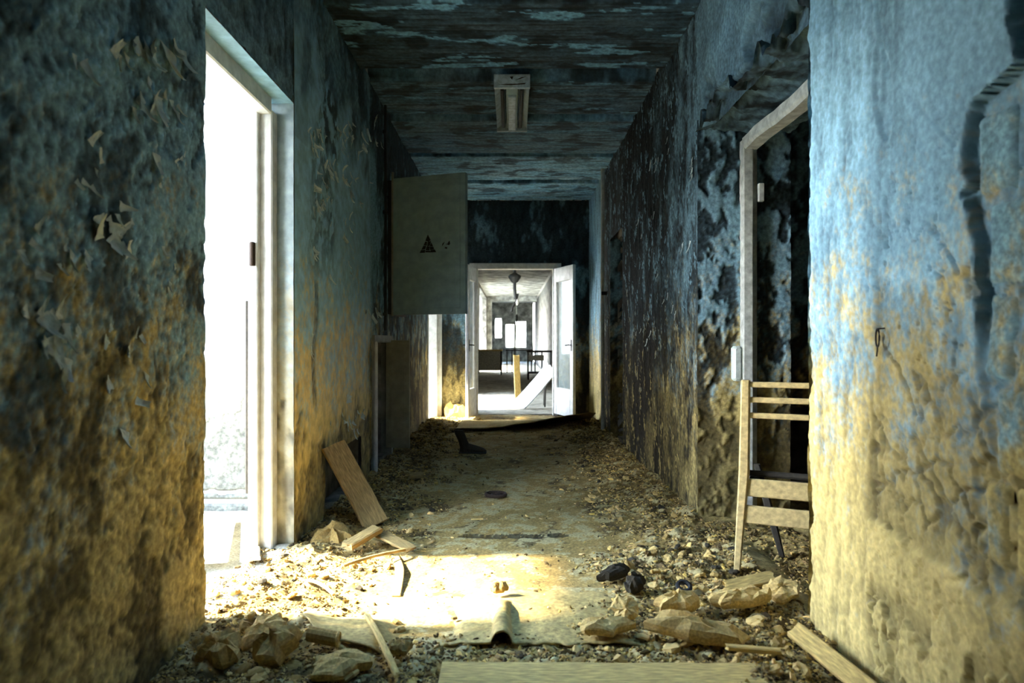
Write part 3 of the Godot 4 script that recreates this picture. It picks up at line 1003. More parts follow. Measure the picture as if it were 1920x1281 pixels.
# ------------------------------------------------------------------ double door at the end
func leaf(f: Node3D, hinge: Vector3, dir: Vector3, width: float, flip: float):
	var x := dir.normalized()
	var y := Vector3.UP
	var z := x.cross(y)
	var xf := Transform3D(Basis(x, y, z), hinge)
	var hgt := 1.96
	var t := 0.02
	var st := S()
	for b in [[0.0, 0.075, 0.0, hgt], [width - 0.085, width, 0.0, hgt], [0.075, width - 0.085, hgt - 0.19, hgt], [0.075, width - 0.085, 0.0, 0.36]]:
		box(st, Vector3(b[0], b[2], -t), Vector3(b[1], b[3], t), 0.005)
	for b in [[0.075, 0.09, 0.36, hgt - 0.19], [width - 0.1, width - 0.085, 0.36, hgt - 0.19]]:
		box(st, Vector3(b[0], b[2], -t * 0.6), Vector3(b[1], b[3], t * 0.6), 0.003)
	var o := part("leaf", done(st), M.white, f, xf)
	st = S()
	box(st, Vector3(0.085, 0.36, -0.003), Vector3(width - 0.095, hgt - 0.19, 0.003))
	part("pane", done(st), M.glass, o)
	st = S()
	for s in [-1.0, 1.0]:
		tube(st, [Vector3(width - 0.045, 0.93, s * t), Vector3(width - 0.045, 0.93, s * 0.06), Vector3(width - 0.13, 0.925, s * 0.065)], 0.009, 8)
		box(st, Vector3(width - 0.065, 0.85, s * t - 0.003), Vector3(width - 0.025, 1.0, s * t + 0.003), 0.002)
	part("handle", done(st), M.steel_dark, o)

func end_doors():
	var f := thing("double_door", "white glazed double door standing open at the corridor end", "door", P(0.04, 0, 9.3))
	f.name = "door_3"
	f.set_meta("kind", "structure")
	var o := f.position
	var st := S()
	box(st, P(-0.53, 0.0, 9.4) - o, P(-0.465, 2.0, 9.27) - o, 0.006)
	part("jamb", done(st), M.white, f)
	st = S()
	box(st, P(0.555, 0.0, 9.4) - o, P(0.62, 2.0, 9.27) - o, 0.006)
	part("jamb", done(st), M.white, f)
	st = S()
	box(st, P(-0.58, 1.995, 9.4) - o, P(0.67, 2.075, 9.27) - o, 0.006)
	part("head", done(st), M.white, f)
	leaf(f, P(-0.5, 0.035, 9.25) - o, Vector3(-0.13, 0, 0.99), 0.56, 1.0)
	leaf(f, P(0.585, 0.035, 9.25) - o, Vector3(0.36, 0, 0.93), 0.58, -1.0)

# ------------------------------------------------------------------ cabinets
func cabinets():
	var f := thing("electrical_cabinet", "grey steel wall cabinet, its door with a worn warning triangle swung out", "cabinet", P(-1.05, 1.234, 5.75))
	var o := f.position
	var st := S()
	box(st, P(-1.06, 1.24, 6.4) - o, P(-0.99, 2.37, 6.36) - o, 0.003)
	box(st, P(-1.06, 1.24, 5.8) - o, P(-0.99, 2.37, 5.76) - o, 0.003)
	box(st, P(-1.06, 2.34, 6.36) - o, P(-0.99, 2.37, 5.8) - o, 0.003)
	box(st, P(-1.06, 1.24, 6.36) - o, P(-0.99, 1.27, 5.8) - o, 0.003)
	box(st, P(-1.06, 1.27, 6.36) - o, P(-1.05, 2.34, 5.8) - o)
	part("body", done(st), M.steel_dark, f)
	var hinge := P(-0.995, 1.234, 5.74) - o
	var x := Vector3(0.628, 0, 0.22).normalized()
	var w := 0.66
	var z := x.cross(Vector3.UP).normalized()
	var xf := Transform3D(Basis(x, Vector3.UP, z), hinge)
	st = S()
	box(st, Vector3(0.0, 0.0, -0.012), Vector3(w, 1.145, 0.012), 0.004)
	for b in [[0.0, 0.012, 0.0, 1.145], [w - 0.022, w, 0.0, 1.145], [0.0, w, 0.0, 0.014], [0.0, w, 1.131, 1.145]]:
		box(st, Vector3(b[0], b[2], -0.035), Vector3(b[1], b[3], -0.012), 0.002)
	var fr := 0.045
	for b in [[fr, fr + 0.008, fr, 1.145 - fr], [w - fr - 0.008, w - fr, fr, 1.145 - fr], [fr, w - fr, fr, fr + 0.008], [fr, w - fr, 1.137 - fr, 1.145 - fr]]:
		box(st, Vector3(b[0], b[2], 0.011), Vector3(b[1], b[3], 0.016), 0.002)
	var dr := part("door", done(st), M.steel, f, xf)
	st = S()   # hinge strip
	tube(st, [Vector3(-0.01, -0.01, 0.0), Vector3(-0.01, 1.2, 0.0)], 0.011, 8)
	tag(part("hinge_rod", done(st), M.steel_light, dr), "long pale hinge rod")
	st = S()   # worn printed warning triangle: the pieces of black paint that are left
	var zz := 0.0128
	for poly in [[[0.0, 0.142], [-0.02, 0.098], [0.004, 0.092], [0.022, 0.1]], [[-0.024, 0.088], [-0.036, 0.062], [-0.012, 0.058], [-0.008, 0.086]], [[0.0, 0.088], [-0.004, 0.05], [0.018, 0.058], [0.026, 0.088]], [[0.03, 0.078], [0.02, 0.05], [0.045, 0.048], [0.04, 0.062]], [[-0.04, 0.054], [-0.056, 0.026], [-0.026, 0.028], [-0.018, 0.052]], [[-0.01, 0.046], [-0.018, 0.02], [0.012, 0.018], [0.014, 0.046]], [[0.02, 0.044], [0.022, 0.02], [0.054, 0.024], [0.048, 0.042]], [[-0.06, 0.02], [-0.072, 0.0], [-0.03, 0.0], [-0.028, 0.02]], [[-0.02, 0.014], [-0.02, 0.002], [0.02, 0.0], [0.018, 0.012]], [[0.028, 0.016], [0.026, 0.0], [0.072, 0.0], [0.06, 0.02]]]:
		print_poly(st, poly, Vector3(0.325, 0.51, zz), 1.0, 1.16)
	tag(part("warning_triangle", done(st), M.black, dr), "worn black warning triangle")
	st = S()
	for poly in [[[-0.034, 0.055], [-0.036, 0.034], [-0.024, 0.05], [-0.012, 0.072]], [[0.008, 0.046], [0.026, 0.04], [0.036, 0.052], [0.03, 0.078], [0.016, 0.062]], [[-0.008, 0.028], [-0.014, 0.018], [0.006, 0.01], [0.01, 0.024]], [[-0.002, 0.052], [0.004, 0.044], [0.008, 0.054]]]:
		print_poly(st, poly, Vector3(0.49, 0.52, zz), 1.0)
	tag(part("worn_mark", done(st), M.black, dr), "remains of a second black mark")
	# lower service cupboard in the wall
	f = thing("service_cupboard", "low cupboard recessed in the wall, its olive panelled door hanging open", "cupboard", P(-1.05, 0.06, 5.5))
	o = f.position
	st = S()
	box(st, P(-1.12, 0.02, 5.16) - o, P(-1.025, 1.06, 5.1) - o, 0.004)
	box(st, P(-1.12, 0.02, 5.88) - o, P(-1.025, 1.06, 5.82) - o, 0.004)
	box(st, P(-1.12, 1.0, 5.82) - o, P(-1.025, 1.06, 5.16) - o, 0.004)
	part("frame", done(st), M.steel_light, f)
	st = S()
	box(st, P(-1.2, 0.06, 5.82) - o, P(-1.19, 1.0, 5.16) - o)
	part("back_panel", done(st), M.steel_dark, f)
	x = Vector3(0.985, 0, 0.17).normalized()
	z = x.cross(Vector3.UP).normalized()
	xf = Transform3D(Basis(x, Vector3.UP, z), P(-1.07, 0.11, 5.8) - o)
	st = S()
	box(st, Vector3(0, 0, -0.01), Vector3(0.21, 0.91, 0.01), 0.004)
	for b in [[0.045, 0.05, 0.06, 0.85], [0.165, 0.17, 0.06, 0.85], [0.045, 0.17, 0.06, 0.066], [0.045, 0.17, 0.845, 0.85]]:
		box(st, Vector3(b[0], b[2], 0.009), Vector3(b[1], b[3], 0.014), 0.002)
	tag(part("door", done(st), M.olive, f, xf), "olive door with a raised rectangular border")
	x = Vector3(0.33, 0, 0.94).normalized()
	z = x.cross(Vector3.UP).normalized()
	xf = Transform3D(Basis(x, Vector3.UP, z), P(-1.06, 0.04, 5.22) - o)
	st = S()
	box(st, Vector3(0, 0, -0.011), Vector3(0.16, 0.97, 0.011), 0.004)
	box(st, Vector3(0.13, 0.02, 0.011), Vector3(0.14, 0.95, 0.016), 0.002)
	tag(part("door", done(st), M.white, f, xf), "narrow pale door leaf seen nearly edge-on")

func print_poly(st: SurfaceTool, poly: Array, at: Vector3, s: float, grow := 1.0):
	var mid := Vector2.ZERO
	for p in poly: mid += Vector2(p[0], p[1]) / poly.size()
	var a := []
	var area := 0.0
	for k in poly.size():
		var p: Array = poly[k]
		var q: Array = poly[(k + 1) % poly.size()]
		area += p[0] * q[1] - q[0] * p[1]
		a.append(at + Vector3((mid.x + (p[0] - mid.x) * grow) * s, (mid.y + (p[1] - mid.y) * grow) * s, 0))
	if area < 0.0: a.reverse()
	var b := []
	for p in a: b.append(p + Vector3(0, 0, 0.0006))
	loft(st, [a, b])

# ------------------------------------------------------------------ fittings on ceiling and walls
func corridor_fittings():
	var f := thing("fluorescent_lamp", "dead two-tube fluorescent ceiling fitting with a rust-stained end plate", "ceiling lamp", P(-0.01, 2.8, 5.35))
	var o := f.position
	var st := S()
	box(st, P(-0.045, 2.835, 5.85) - o, P(0.045, 2.915, 4.9) - o, 0.006)
	part("body", done(st), M.steel, f)
	for s in [-1.0, 1.0]:
		st = S()   # angled wing of the reflector
		var rings := []
		for d in [4.92, 5.84]:
			rings.append([P(s * 0.05, 2.89, d) - o, P(s * 0.125, 2.835, d) - o, P(s * 0.127, 2.841, d) - o, P(s * 0.052, 2.898, d) - o])
		if s > 0: for r in rings: r.reverse()
		loft(st, rings)
		part("reflector", done(st), M.enamel, f)
		st = S()
		tube(st, [P(s * 0.072, 2.84, 4.95) - o, P(s * 0.072, 2.84, 5.82) - o], 0.013, 8)
		part("lamp_tube", done(st), M.steel_dark, f)
	st = S()
	box(st, P(-0.03, 2.815, 5.84) - o, P(0.03, 2.836, 5.05) - o, 0.004)
	part("cover_strip", done(st), M.enamel, f)
	for d in [4.86, 5.86]:
		st = S()
		box(st, P(-0.13, 2.815, d + 0.025) - o, P(0.13, 2.915, d) - o, 0.004)
		var e := part("end_plate", done(st), M.enamel, f)
		if d < 5.0:
			st = S()
			print_poly(st, [[-0.012, 0.016], [0.006, -0.006], [0.014, 0.018]], P(-0.005, 2.88, d - 0.0005) - o, 1.0)
			part("screw_hole", done(st), M.black, e)
			st = S()
			for poly in [[[-0.1, 0.0], [-0.04, 0.004], [0.06, 0.006], [0.1, 0.012], [0.09, 0.002], [0.0, -0.004]], [[0.02, 0.032], [0.07, 0.052], [0.1, 0.056], [0.06, 0.04]]]:
				print_poly(st, poly, P(0.0, 2.84, d - 0.0005) - o, 1.0)
			tag(part("rust_streak", done(st), M.rust, e), "reddish rust streaks")
	# conduit beside the electrical cabinet
	f = thing("wall_conduit", "thin vertical conduit running down the wall before the electrical cabinet", "pipe", P(-1.03, 1.1, 5.55))
	st = S()
	tube(st, [Vector3(0, 0, 0), Vector3(0.003, 0.9, 0), Vector3(0, 1.83, 0)], 0.011, 8)
	part("pipe", done(st), M.steel_dark, f)
	for y in [0.12, 0.95, 1.6]:
		st = S()
		box(st, Vector3(-0.02, y, -0.022), Vector3(0.013, y + 0.025, 0.022), 0.003)
		part("clip", done(st), M.steel_dark, f)
		# pipe on the mouldy side
	f = thing("heating_pipe", "pale vertical pipe standing from floor to ceiling on the mouldy side", "pipe", P(1.0, 0.02, 7.52))
	st = S()
	tube(st, [Vector3(0, 0, 0), Vector3(-0.004, 1.4, 0), Vector3(0, 2.89, 0)], 0.02, 10)
	part("pipe", done(st), M.frame, f)
	st = S()
	box(st, Vector3(-0.02, 1.5, -0.03), Vector3(0.06, 1.54, 0.03), 0.004)
	part("bracket", done(st), M.steel_dark, f)
	# loop of wire on the near wall
	f = thing("wire_loop", "small black loop of bent wire sticking out of the pale near wall", "wire", P(1.04, 1.02, 1.92))
	st = S()
	var pts := []
	for k in 15:
		var a := TAU * k / 14.0
		pts.append(Vector3(-0.012 - 0.004 * sin(a), 0.026 * cos(a), 0.017 * sin(a)))
	tube(st, pts, 0.0026, 6)
	tube(st, [Vector3(-0.012, -0.024, 0.0), Vector3(-0.006, -0.035, -0.012), Vector3(-0.004, -0.052, -0.02)], 0.0022, 6)
	tube(st, [Vector3(-0.012, 0.026, 0.0), Vector3(0.02, 0.028, 0.0)], 0.0025, 6)
	part("wire", done(st), M.black, f)

# ------------------------------------------------------------------ chair
func chair():
	var base := P(0.955, 0.02, 2.9)
	var f := thing("wooden_chair", "broken pale wooden chair with three thin back rails standing in the mouldy doorway", "chair", base)
	var u := Vector3(0.905, 0, 0.42).normalized()      # along the back
	var w := Vector3(0.42, 0, -0.905).normalized()     # from back to front
	var wid := 0.42
	var leg := func(a: Vector3, m: Vector3, b: Vector3, t0: float, t1: float) -> ArrayMesh:
		var st := S()
		var rings := []
		for q in [[a, t0 * 0.75], [a.lerp(m, 0.5), t0], [m, t1], [m.lerp(b, 0.6), t1 * 0.9], [b, t1 * 0.8]]:
			var c: Vector3 = q[0]
			var h: float = q[1] / 2.0
			var r := []
			for p in [[-1, -0.7], [-0.7, -1], [0.7, -1], [1, -0.7], [1, 0.7], [0.7, 1], [-0.7, 1], [-1, 0.7]]:
				r.append(c + u * p[0] * h - w * p[1] * h)
			r.reverse()
			rings.append(r)
		loft(st, rings)
		return done(st)
	var s0 := u * 0.03 + Vector3(0, 0.44, 0)
	part("leg", leg.call(Vector3(0, 0, 0), s0, u * 0.042 + Vector3(0, 0.83, 0) - w * 0.05, 0.034, 0.042), M.chairwood, f)
	part("leg", leg.call(u * (wid + 0.03), u * wid + Vector3(0, 0.44, 0), u * wid + Vector3(0, 0.83, 0) - w * 0.05, 0.034, 0.042), M.chairwood, f)
	part("leg", leg.call(u * 0.16 + w * 0.34, u * 0.11 + w * 0.32 + Vector3(0, 0.2, 0), u * 0.05 + w * 0.33 + Vector3(0, 0.42, 0), 0.03, 0.036), M.darkwood, f)
	part("leg", leg.call(u * wid + w * 0.38, u * wid + w * 0.37 + Vector3(0, 0.2, 0), u * (wid - 0.01) + w * 0.36 + Vector3(0, 0.42, 0), 0.03, 0.036), M.darkwood, f)
	for y in [0.812, 0.748, 0.682]:
		var xf := Transform3D(Basis(u, Vector3.UP, -w), u * (wid / 2.0 + 0.03) - w * (0.05 * (y - 0.44) / 0.39) + Vector3(0, y, 0))
		var st := S()
		box(st, Vector3(-wid / 2.0 + 0.01, -0.0115, -0.008), Vector3(wid / 2.0 - 0.02, 0.0115, 0.008), 0.003)
		part("back_rail", done(st), M.chairwood, f, xf)
	for y in [0.375, 0.262]:
		var xf := Transform3D(Basis(u, Vector3.UP, -w), u * (wid / 2.0 + 0.02) + Vector3(0, y, 0))
		var st := S()
		box(st, Vector3(-wid / 2.0 + 0.01, -0.037, -0.01), Vector3(wid / 2.0 - 0.01, 0.037, 0.01), 0.004)
		part("apron", done(st), M.chairwood, f, xf)
	var sx := Transform3D(Basis(u, Vector3.UP, -w), u * (wid / 2.0 + 0.02) + w * 0.19 + Vector3(0, 0.4, 0)) * Transform3D(Basis(Vector3.RIGHT, deg_to_rad(-11.0)), Vector3.ZERO)
	var st2 := S()
	box(st2, Vector3(-wid / 2.0 + 0.01, -0.012, -0.19), Vector3(wid / 2.0, 0.012, 0.17), 0.006)
	tag(part("seat", done(st2), M.darkwood, f, sx), "blackened seat board")
	st2 = S()
	box(st2, Vector3(-wid / 2.0 + 0.03, -0.037, -0.18), Vector3(-wid / 2.0 + 0.045, -0.002, 0.17), 0.003)
	box(st2, Vector3(wid / 2.0 - 0.045, -0.037, -0.18), Vector3(wid / 2.0 - 0.03, -0.002, 0.17), 0.003)
	part("side_rail", done(st2), M.darkwood, f, sx.translated(Vector3(0, -0.012, 0)))

# ------------------------------------------------------------------ curling paint
func flakes():
	var L := get_node("wall_left")
	var R := get_node("wall_right")
	var r := RandomNumberGenerator.new()
	r.seed = 99
	var meshes := []
	for k in 14:
		meshes.append(flake_mesh(500 + k, r.randf_range(0.55, 1.1), 1.0, r.randf_range(0.3, 1.1)))
	# where they hang on the wall: x, y in the picture, spread, how many, size in metres
	var spots := [[205, 440, 26, 8, 0.055], [215, 400, 22, 4, 0.05], [50, 440, 25, 5, 0.05], [100, 610, 30, 7, 0.06], [60, 590, 25, 4, 0.05], [115, 660, 28, 4, 0.055], [290, 190, 34, 9, 0.06], [275, 95, 18, 4, 0.085], [322, 90, 12, 3, 0.09], [220, 110, 22, 3, 0.07], [160, 105, 20, 2, 0.05], [330, 205, 20, 4, 0.05], [130, 480, 30, 4, 0.045], [245, 640, 40, 5, 0.035], [300, 520, 40, 6, 0.03], [180, 320, 50, 6, 0.035], [245, 740, 40, 4, 0.04], [320, 330, 25, 6, 0.03],
		[590, 260, 16, 14, 0.05], [620, 330, 22, 20, 0.05], [600, 380, 18, 14, 0.045], [650, 250, 22, 16, 0.05], [660, 350, 18, 14, 0.05], [640, 430, 25, 8, 0.045], [590, 470, 12, 4, 0.04], [650, 520, 16, 5, 0.05], [660, 800, 20, 10, 0.06], [640, 770, 20, 5, 0.05], [700, 590, 12, 6, 0.07], [700, 250, 14, 6, 0.08], [670, 300, 20, 8, 0.05], [590, 650, 10, 3, 0.06]]
	for s in spots:
		for k in s[3]:
			var x: float = s[0] + r.randfn() * s[2] * 0.7
			var y: float = s[1] + r.randfn() * s[2] * 0.9
			var d := 1344.0 / (960.0 - x)
			if d > 2.28 and d < 3.36: continue
			if d < 1.2: continue
			var h := EYE - (y - 640.5) * d / F
			var sc: float = s[4] * r.randf_range(0.6, 1.3)
			var b := Basis(Vector3(0, 0, -1), Vector3.UP, Vector3.RIGHT).scaled_local(Vector3(sc * r.randf_range(0.6, 1.1) * (-1.0 if r.randf() < 0.5 else 1.0), sc, sc))
			b = Basis(Vector3.RIGHT, r.randfn() * 0.9 + (PI if r.randf() < 0.2 else 0.0)) * b
			if b.determinant() < 0.0:
				b = b * Basis.from_scale(Vector3(-1, 1, 1))
			part("paint_flake", meshes[r.randi() % 14], M.flake, L, Transform3D(b, P(-WX + 0.004, h, d)))
	for s in [[1283, 455, 2, 1, 0.085], [1294, 450, 2, 1, 0.085], [1340, 290, 20, 6, 0.05], [1240, 300, 20, 6, 0.06], [1215, 640, 20, 5, 0.05], [1250, 560, 30, 6, 0.045], [1215, 430, 20, 4, 0.05]]:
		for k in s[3]:
			var x: float = s[0] + r.randfn() * s[2] * 0.7
			var y: float = s[1] + r.randfn() * s[2] * 0.9
			var d := 1344.0 / (x - 960.0)
			if d > 2.4 and d < 3.9: d = 3.95
			var h := EYE - (y - 640.5) * d / F
			var sc: float = s[4] * r.randf_range(0.7, 1.2)
			var b := Basis(Vector3(0, 0, 1), Vector3.UP, Vector3.LEFT).scaled_local(Vector3(sc * 0.6, sc, sc * 0.7))
			b = Basis(Vector3.RIGHT, r.randfn() * 0.3) * b
			part("paint_flake", meshes[r.randi() % 14], M.flake, R, Transform3D(b, P(WX - 0.006, h, d)))

# ------------------------------------------------------------------ loose timber
func lay(called: String, label: String, category: String, mesh: Mesh, m: Material, a: Vector3, b: Vector3, face := Vector3.UP, group := "") -> MeshInstance3D:
	var x := (b - a).normalized()
	var z := x.cross(face).normalized()
	var y := z.cross(x).normalized()
	var o := part(called, mesh, m, self, Transform3D(Basis(x, y, z), (a + b) / 2.0))
	tag(o, label, category, group)
	return o

func timber():
	lay("leaning_plank", "short dusty plank leaning on the peeling wall over the black hole at its foot", "plank", board_mesh(0.52, 0.145, 0.024, 0.012, 0.0, 3), M.boardwood, P(-1.0, 0.43, 3.82), P(-0.73, 0.02, 3.68), Vector3(0.55, 0.35, 0.75))
	lay("wood_offcut", "squat wooden offcut lying at the foot of the leaning plank", "plank", board_mesh(0.2, 0.075, 0.03, 0.01, 0.0, 4), M.boardwood, P(-0.78, 0.045, 3.2), P(-0.66, 0.09, 3.36), Vector3(-0.3, 0.9, 0.4))
	lay("thin_lath", "flat thin lath lying between the leaning plank and the sunny patch", "plank", board_mesh(0.3, 0.065, 0.012, 0.02, 0.004, 5), M.boardwood, P(-0.7, 0.06, 3.42), P(-0.46, 0.03, 3.2), Vector3(0, 1, 0.2))
	lay("white_panel", "white board lying on the floor of the sunlit room just inside the doorway", "board", board_mesh(0.85, 0.2, 0.02, 0.004, 0.0, 6), M.white, P(-1.34, 0.05, 2.96), P(-1.63, 0.05, 3.78), Vector3(0.05, 1, 0))
	lay("grey_board", "grey weathered board lying beside the white one inside the sunlit doorway", "board", board_mesh(0.75, 0.085, 0.02, 0.02, 0.0, 7), M.desk, P(-1.15, 0.05, 3.0), P(-1.42, 0.045, 3.7), Vector3(0, 1, 0))
	lay("pale_batten", "long thin pale batten lying from the sunny patch towards the viewer", "batten", board_mesh(0.5, 0.02, 0.012, 0.01, 0.01, 8, 16), M.palewood, P(-0.515, 0.04, 2.42), P(-0.33, 0.05, 1.96), Vector3.UP)
	lay("thin_stick", "dark thin stick lying across the sunny patch beside a seam", "stick", board_mesh(0.34, 0.014, 0.012, 0.01, 0.008, 9, 14), M.boardwood, P(-0.73, 0.04, 2.95), P(-0.5, 0.035, 3.19), Vector3.UP)
	lay("curved_stick", "pale curved twig on the white rubble by the sunlit doorway", "stick", board_mesh(0.2, 0.014, 0.01, 0.01, 0.014, 10, 12), M.palewood, P(-0.85, 0.045, 2.78), P(-0.66, 0.035, 2.6), Vector3.UP)
	lay("foot_plank", "broad pale plank lying across the passage nearest the viewer", "plank", board_mesh(0.95, 0.16, 0.028, 0.02, 0.0, 11, 18), M.palewood, P(-0.2, 0.03, 1.985), P(0.72, 0.035, 1.965), Vector3.UP)
	lay("narrow_strip", "narrow broken strip of wood lying beyond the end of the broad pale plank", "plank", board_mesh(0.17, 0.025, 0.015, 0.01, 0.0, 12), M.palewood, P(0.66, 0.07, 2.1), P(0.82, 0.065, 2.08), Vector3.UP)
	lay("wall_plank", "slanted plank lying against the foot of the pale near wall", "plank", board_mesh(0.4, 0.06, 0.025, 0.02, 0.0, 13), M.palewood, P(0.93, 0.06, 2.25), P(0.985, 0.05, 1.86), Vector3(-0.5, 0.85, 0))
	lay("flat_board", "pale flat board with a tapered end lying on rubble before the chair", "board", board_mesh(0.27, 0.06, 0.018, 0.04, 0.0, 14), M.palewood, P(0.82, 0.075, 2.6), P(1.02, 0.085, 2.68), Vector3(-0.1, 0.9, 0.4))
	lay("dark_offcut", "small pale block of wood in the dark by the cupboard", "plank", board_mesh(0.1, 0.05, 0.03, 0.005, 0.0, 15), M.boardwood, P(-0.73, 0.06, 4.84), P(-0.63, 0.06, 4.86), Vector3(0, 1, 0.3))
	lay("floor_chip", "small white chip of wood lying on the bare path before the footmarks", "chip", board_mesh(0.07, 0.012, 0.008, 0.004, 0.0, 16), M.palewood, P(-0.23, 0.02, 3.8), P(-0.16, 0.02, 3.81), Vector3.UP)

# ------------------------------------------------------------------ linoleum and other sheets
func sheet_mesh(nx: int, ny: int, fn: Callable, th: float) -> ArrayMesh:
	var st := S()
	st.set_smooth_group(0)
	var top := []
	for j in ny + 1:
		var row := []
		for i in nx + 1:
			row.append(fn.call(float(i) / nx, float(j) / ny))
		top.append(row)
	var dn := Vector3(0, -th, 0)
	var tone := func(p: Vector3):
		var v := 0.5 + 0.18 * nA.get_noise_2d(p.x * 7.0, p.z * 7.0) + 0.14 * nC.get_noise_2d(p.x * 40.0, p.z * 40.0)
		v = clampf(v, 0.1, 0.7)
		return Color(v * 1.34, v * 0.98, v * 0.34)
	var emit := func(a, b, c):
		for p in [a, c, b]:
			st.set_color(tone.call(p)); st.add_vertex(p)
	for j in ny:
		for i in nx:
			var a: Vector3 = top[j][i]; var b: Vector3 = top[j][i + 1]; var c: Vector3 = top[j + 1][i + 1]; var d: Vector3 = top[j + 1][i]
			emit.call(a, b, c); emit.call(a, c, d)
			emit.call(a + dn, c + dn, b + dn); emit.call(a + dn, d + dn, c + dn)
	for i in nx:
		emit.call(top[0][i] + dn, top[0][i + 1] + dn, top[0][i + 1]); emit.call(top[0][i] + dn, top[0][i + 1], top[0][i])
		emit.call(top[ny][i + 1] + dn, top[ny][i] + dn, top[ny][i]); emit.call(top[ny][i + 1] + dn, top[ny][i], top[ny][i + 1])
	for j in ny:
		emit.call(top[j][nx] + dn, top[j + 1][nx] + dn, top[j + 1][nx]); emit.call(top[j][nx] + dn, top[j + 1][nx], top[j][nx])
		emit.call(top[j + 1][0] + dn, top[j][0] + dn, top[j][0]); emit.call(top[j + 1][0] + dn, top[j][0], top[j + 1][0])
	return done(st)

func sheets():
	var fn := func(s: float, t: float) -> Vector3:       # s across, t away from the viewer
		var x := lerpf(-0.29, 0.5, s)
		var d := lerpf(2.23, 3.0, t)
		var rag := 0.02 * nA.get_noise_2d(x * 9.0, 4.0)
		if t == 0.0: d += rag
		x += 0.05 * nA.get_noise_2d(d * 4.0, s * 3.0 + 9.0) * absf(2.0 * s - 1.0)
		var ridge := 0.036 * sqrt(maxf(0.0, 1.0 - pow((x + 0.035) / lerpf(0.034, 0.022, t), 2.0))) * smoothstep(2.64, 2.5, d)
		var y := 0.014 + 0.012 * pow(1.0 - t, 4.0) + ridge + 0.01 * nB.get_noise_2d(x * 5.0, d * 5.0) - 0.034 * smoothstep(0.45, 1.0, t) - 0.03 * smoothstep(0.6, 1.0, absf(2.0 * s - 1.0)) * smoothstep(0.0, 0.3, t + 0.15)
		return P(x, y, d)
	tag(part("linoleum_sheet", sheet_mesh(150, 44, fn, 0.006), M.lino, self), "sheet of dusty floor linoleum with a raised fold across the sunny patch", "linoleum")
	fn = func(s: float, t: float) -> Vector3:
		var x := lerpf(-0.74, -0.37, s)
		var d := lerpf(2.26, 2.6, t) - 0.1 * s * (1.0 - t) + 0.12 * smoothstep(0.35, 0.0, s) * (1.0 - t)
		var y := 0.022 + 0.02 * (1.0 - t) * sin(s * PI) + 0.04 * smoothstep(0.5, 0.0, s) * pow(1.0 - t, 2.0) + 0.008 * nB.get_noise_2d(x * 6.0, d * 6.0) - 0.04 * smoothstep(0.4, 1.0, t) - 0.02 * smoothstep(0.75, 1.0, s)
		return P(x, y, d)
	tag(part("torn_sheet", sheet_mesh(30, 22, fn, 0.005), M.lino, self), "torn lip of floor covering curling up beside the pale batten", "linoleum")
	fn = func(s: float, t: float) -> Vector3:
		var x := lerpf(-0.62, 0.98, s)
		var d := lerpf(7.55, 8.7, t) + 0.45 * pow(s, 1.3) * (1.0 - t)
		var y := 0.028 + (0.02 + 0.13 * smoothstep(0.15, 1.0, s)) * pow(1.0 - t, 1.2) + 0.012 * nB.get_noise_2d(x * 4.0, d * 4.0) - 0.02 * smoothstep(0.8, 1.0, t)
		return P(x, y, d)
	tag(part("warped_sheet", sheet_mesh(50, 30, fn, 0.012), M.lino, self), "warped floor sheet lifting off the ground in front of the double door", "linoleum")
	fn = func(s: float, t: float) -> Vector3:
		var x := lerpf(-0.5, -0.462, s) + lerpf(0.03, -0.06, t)
		var d := lerpf(2.7, 3.2, t)
		return P(x + 0.01 * sin(d * 9.0), 0.006 + 0.016 * s * (1.0 - absf(2.0 * t - 1.0)), d)
	tag(part("seam_strip", sheet_mesh(6, 24, fn, 0.005), M.lino, self), "narrow curled strip of linoleum along the seam in the sunny patch", "linoleum")

# ------------------------------------------------------------------ debris that can be told apart
func put_chunk(called: String, label: String, category: String, sd: int, size: Vector3, at: Vector3, rot: Vector3, m: Material, group := ""):
	var o := part(called, chunk_mesh(sd, size.x, size.y, size.z, 18, 6, 0.03), m, self, Transform3D(Basis.from_euler(rot), at))
	tag(o, label, category, group)

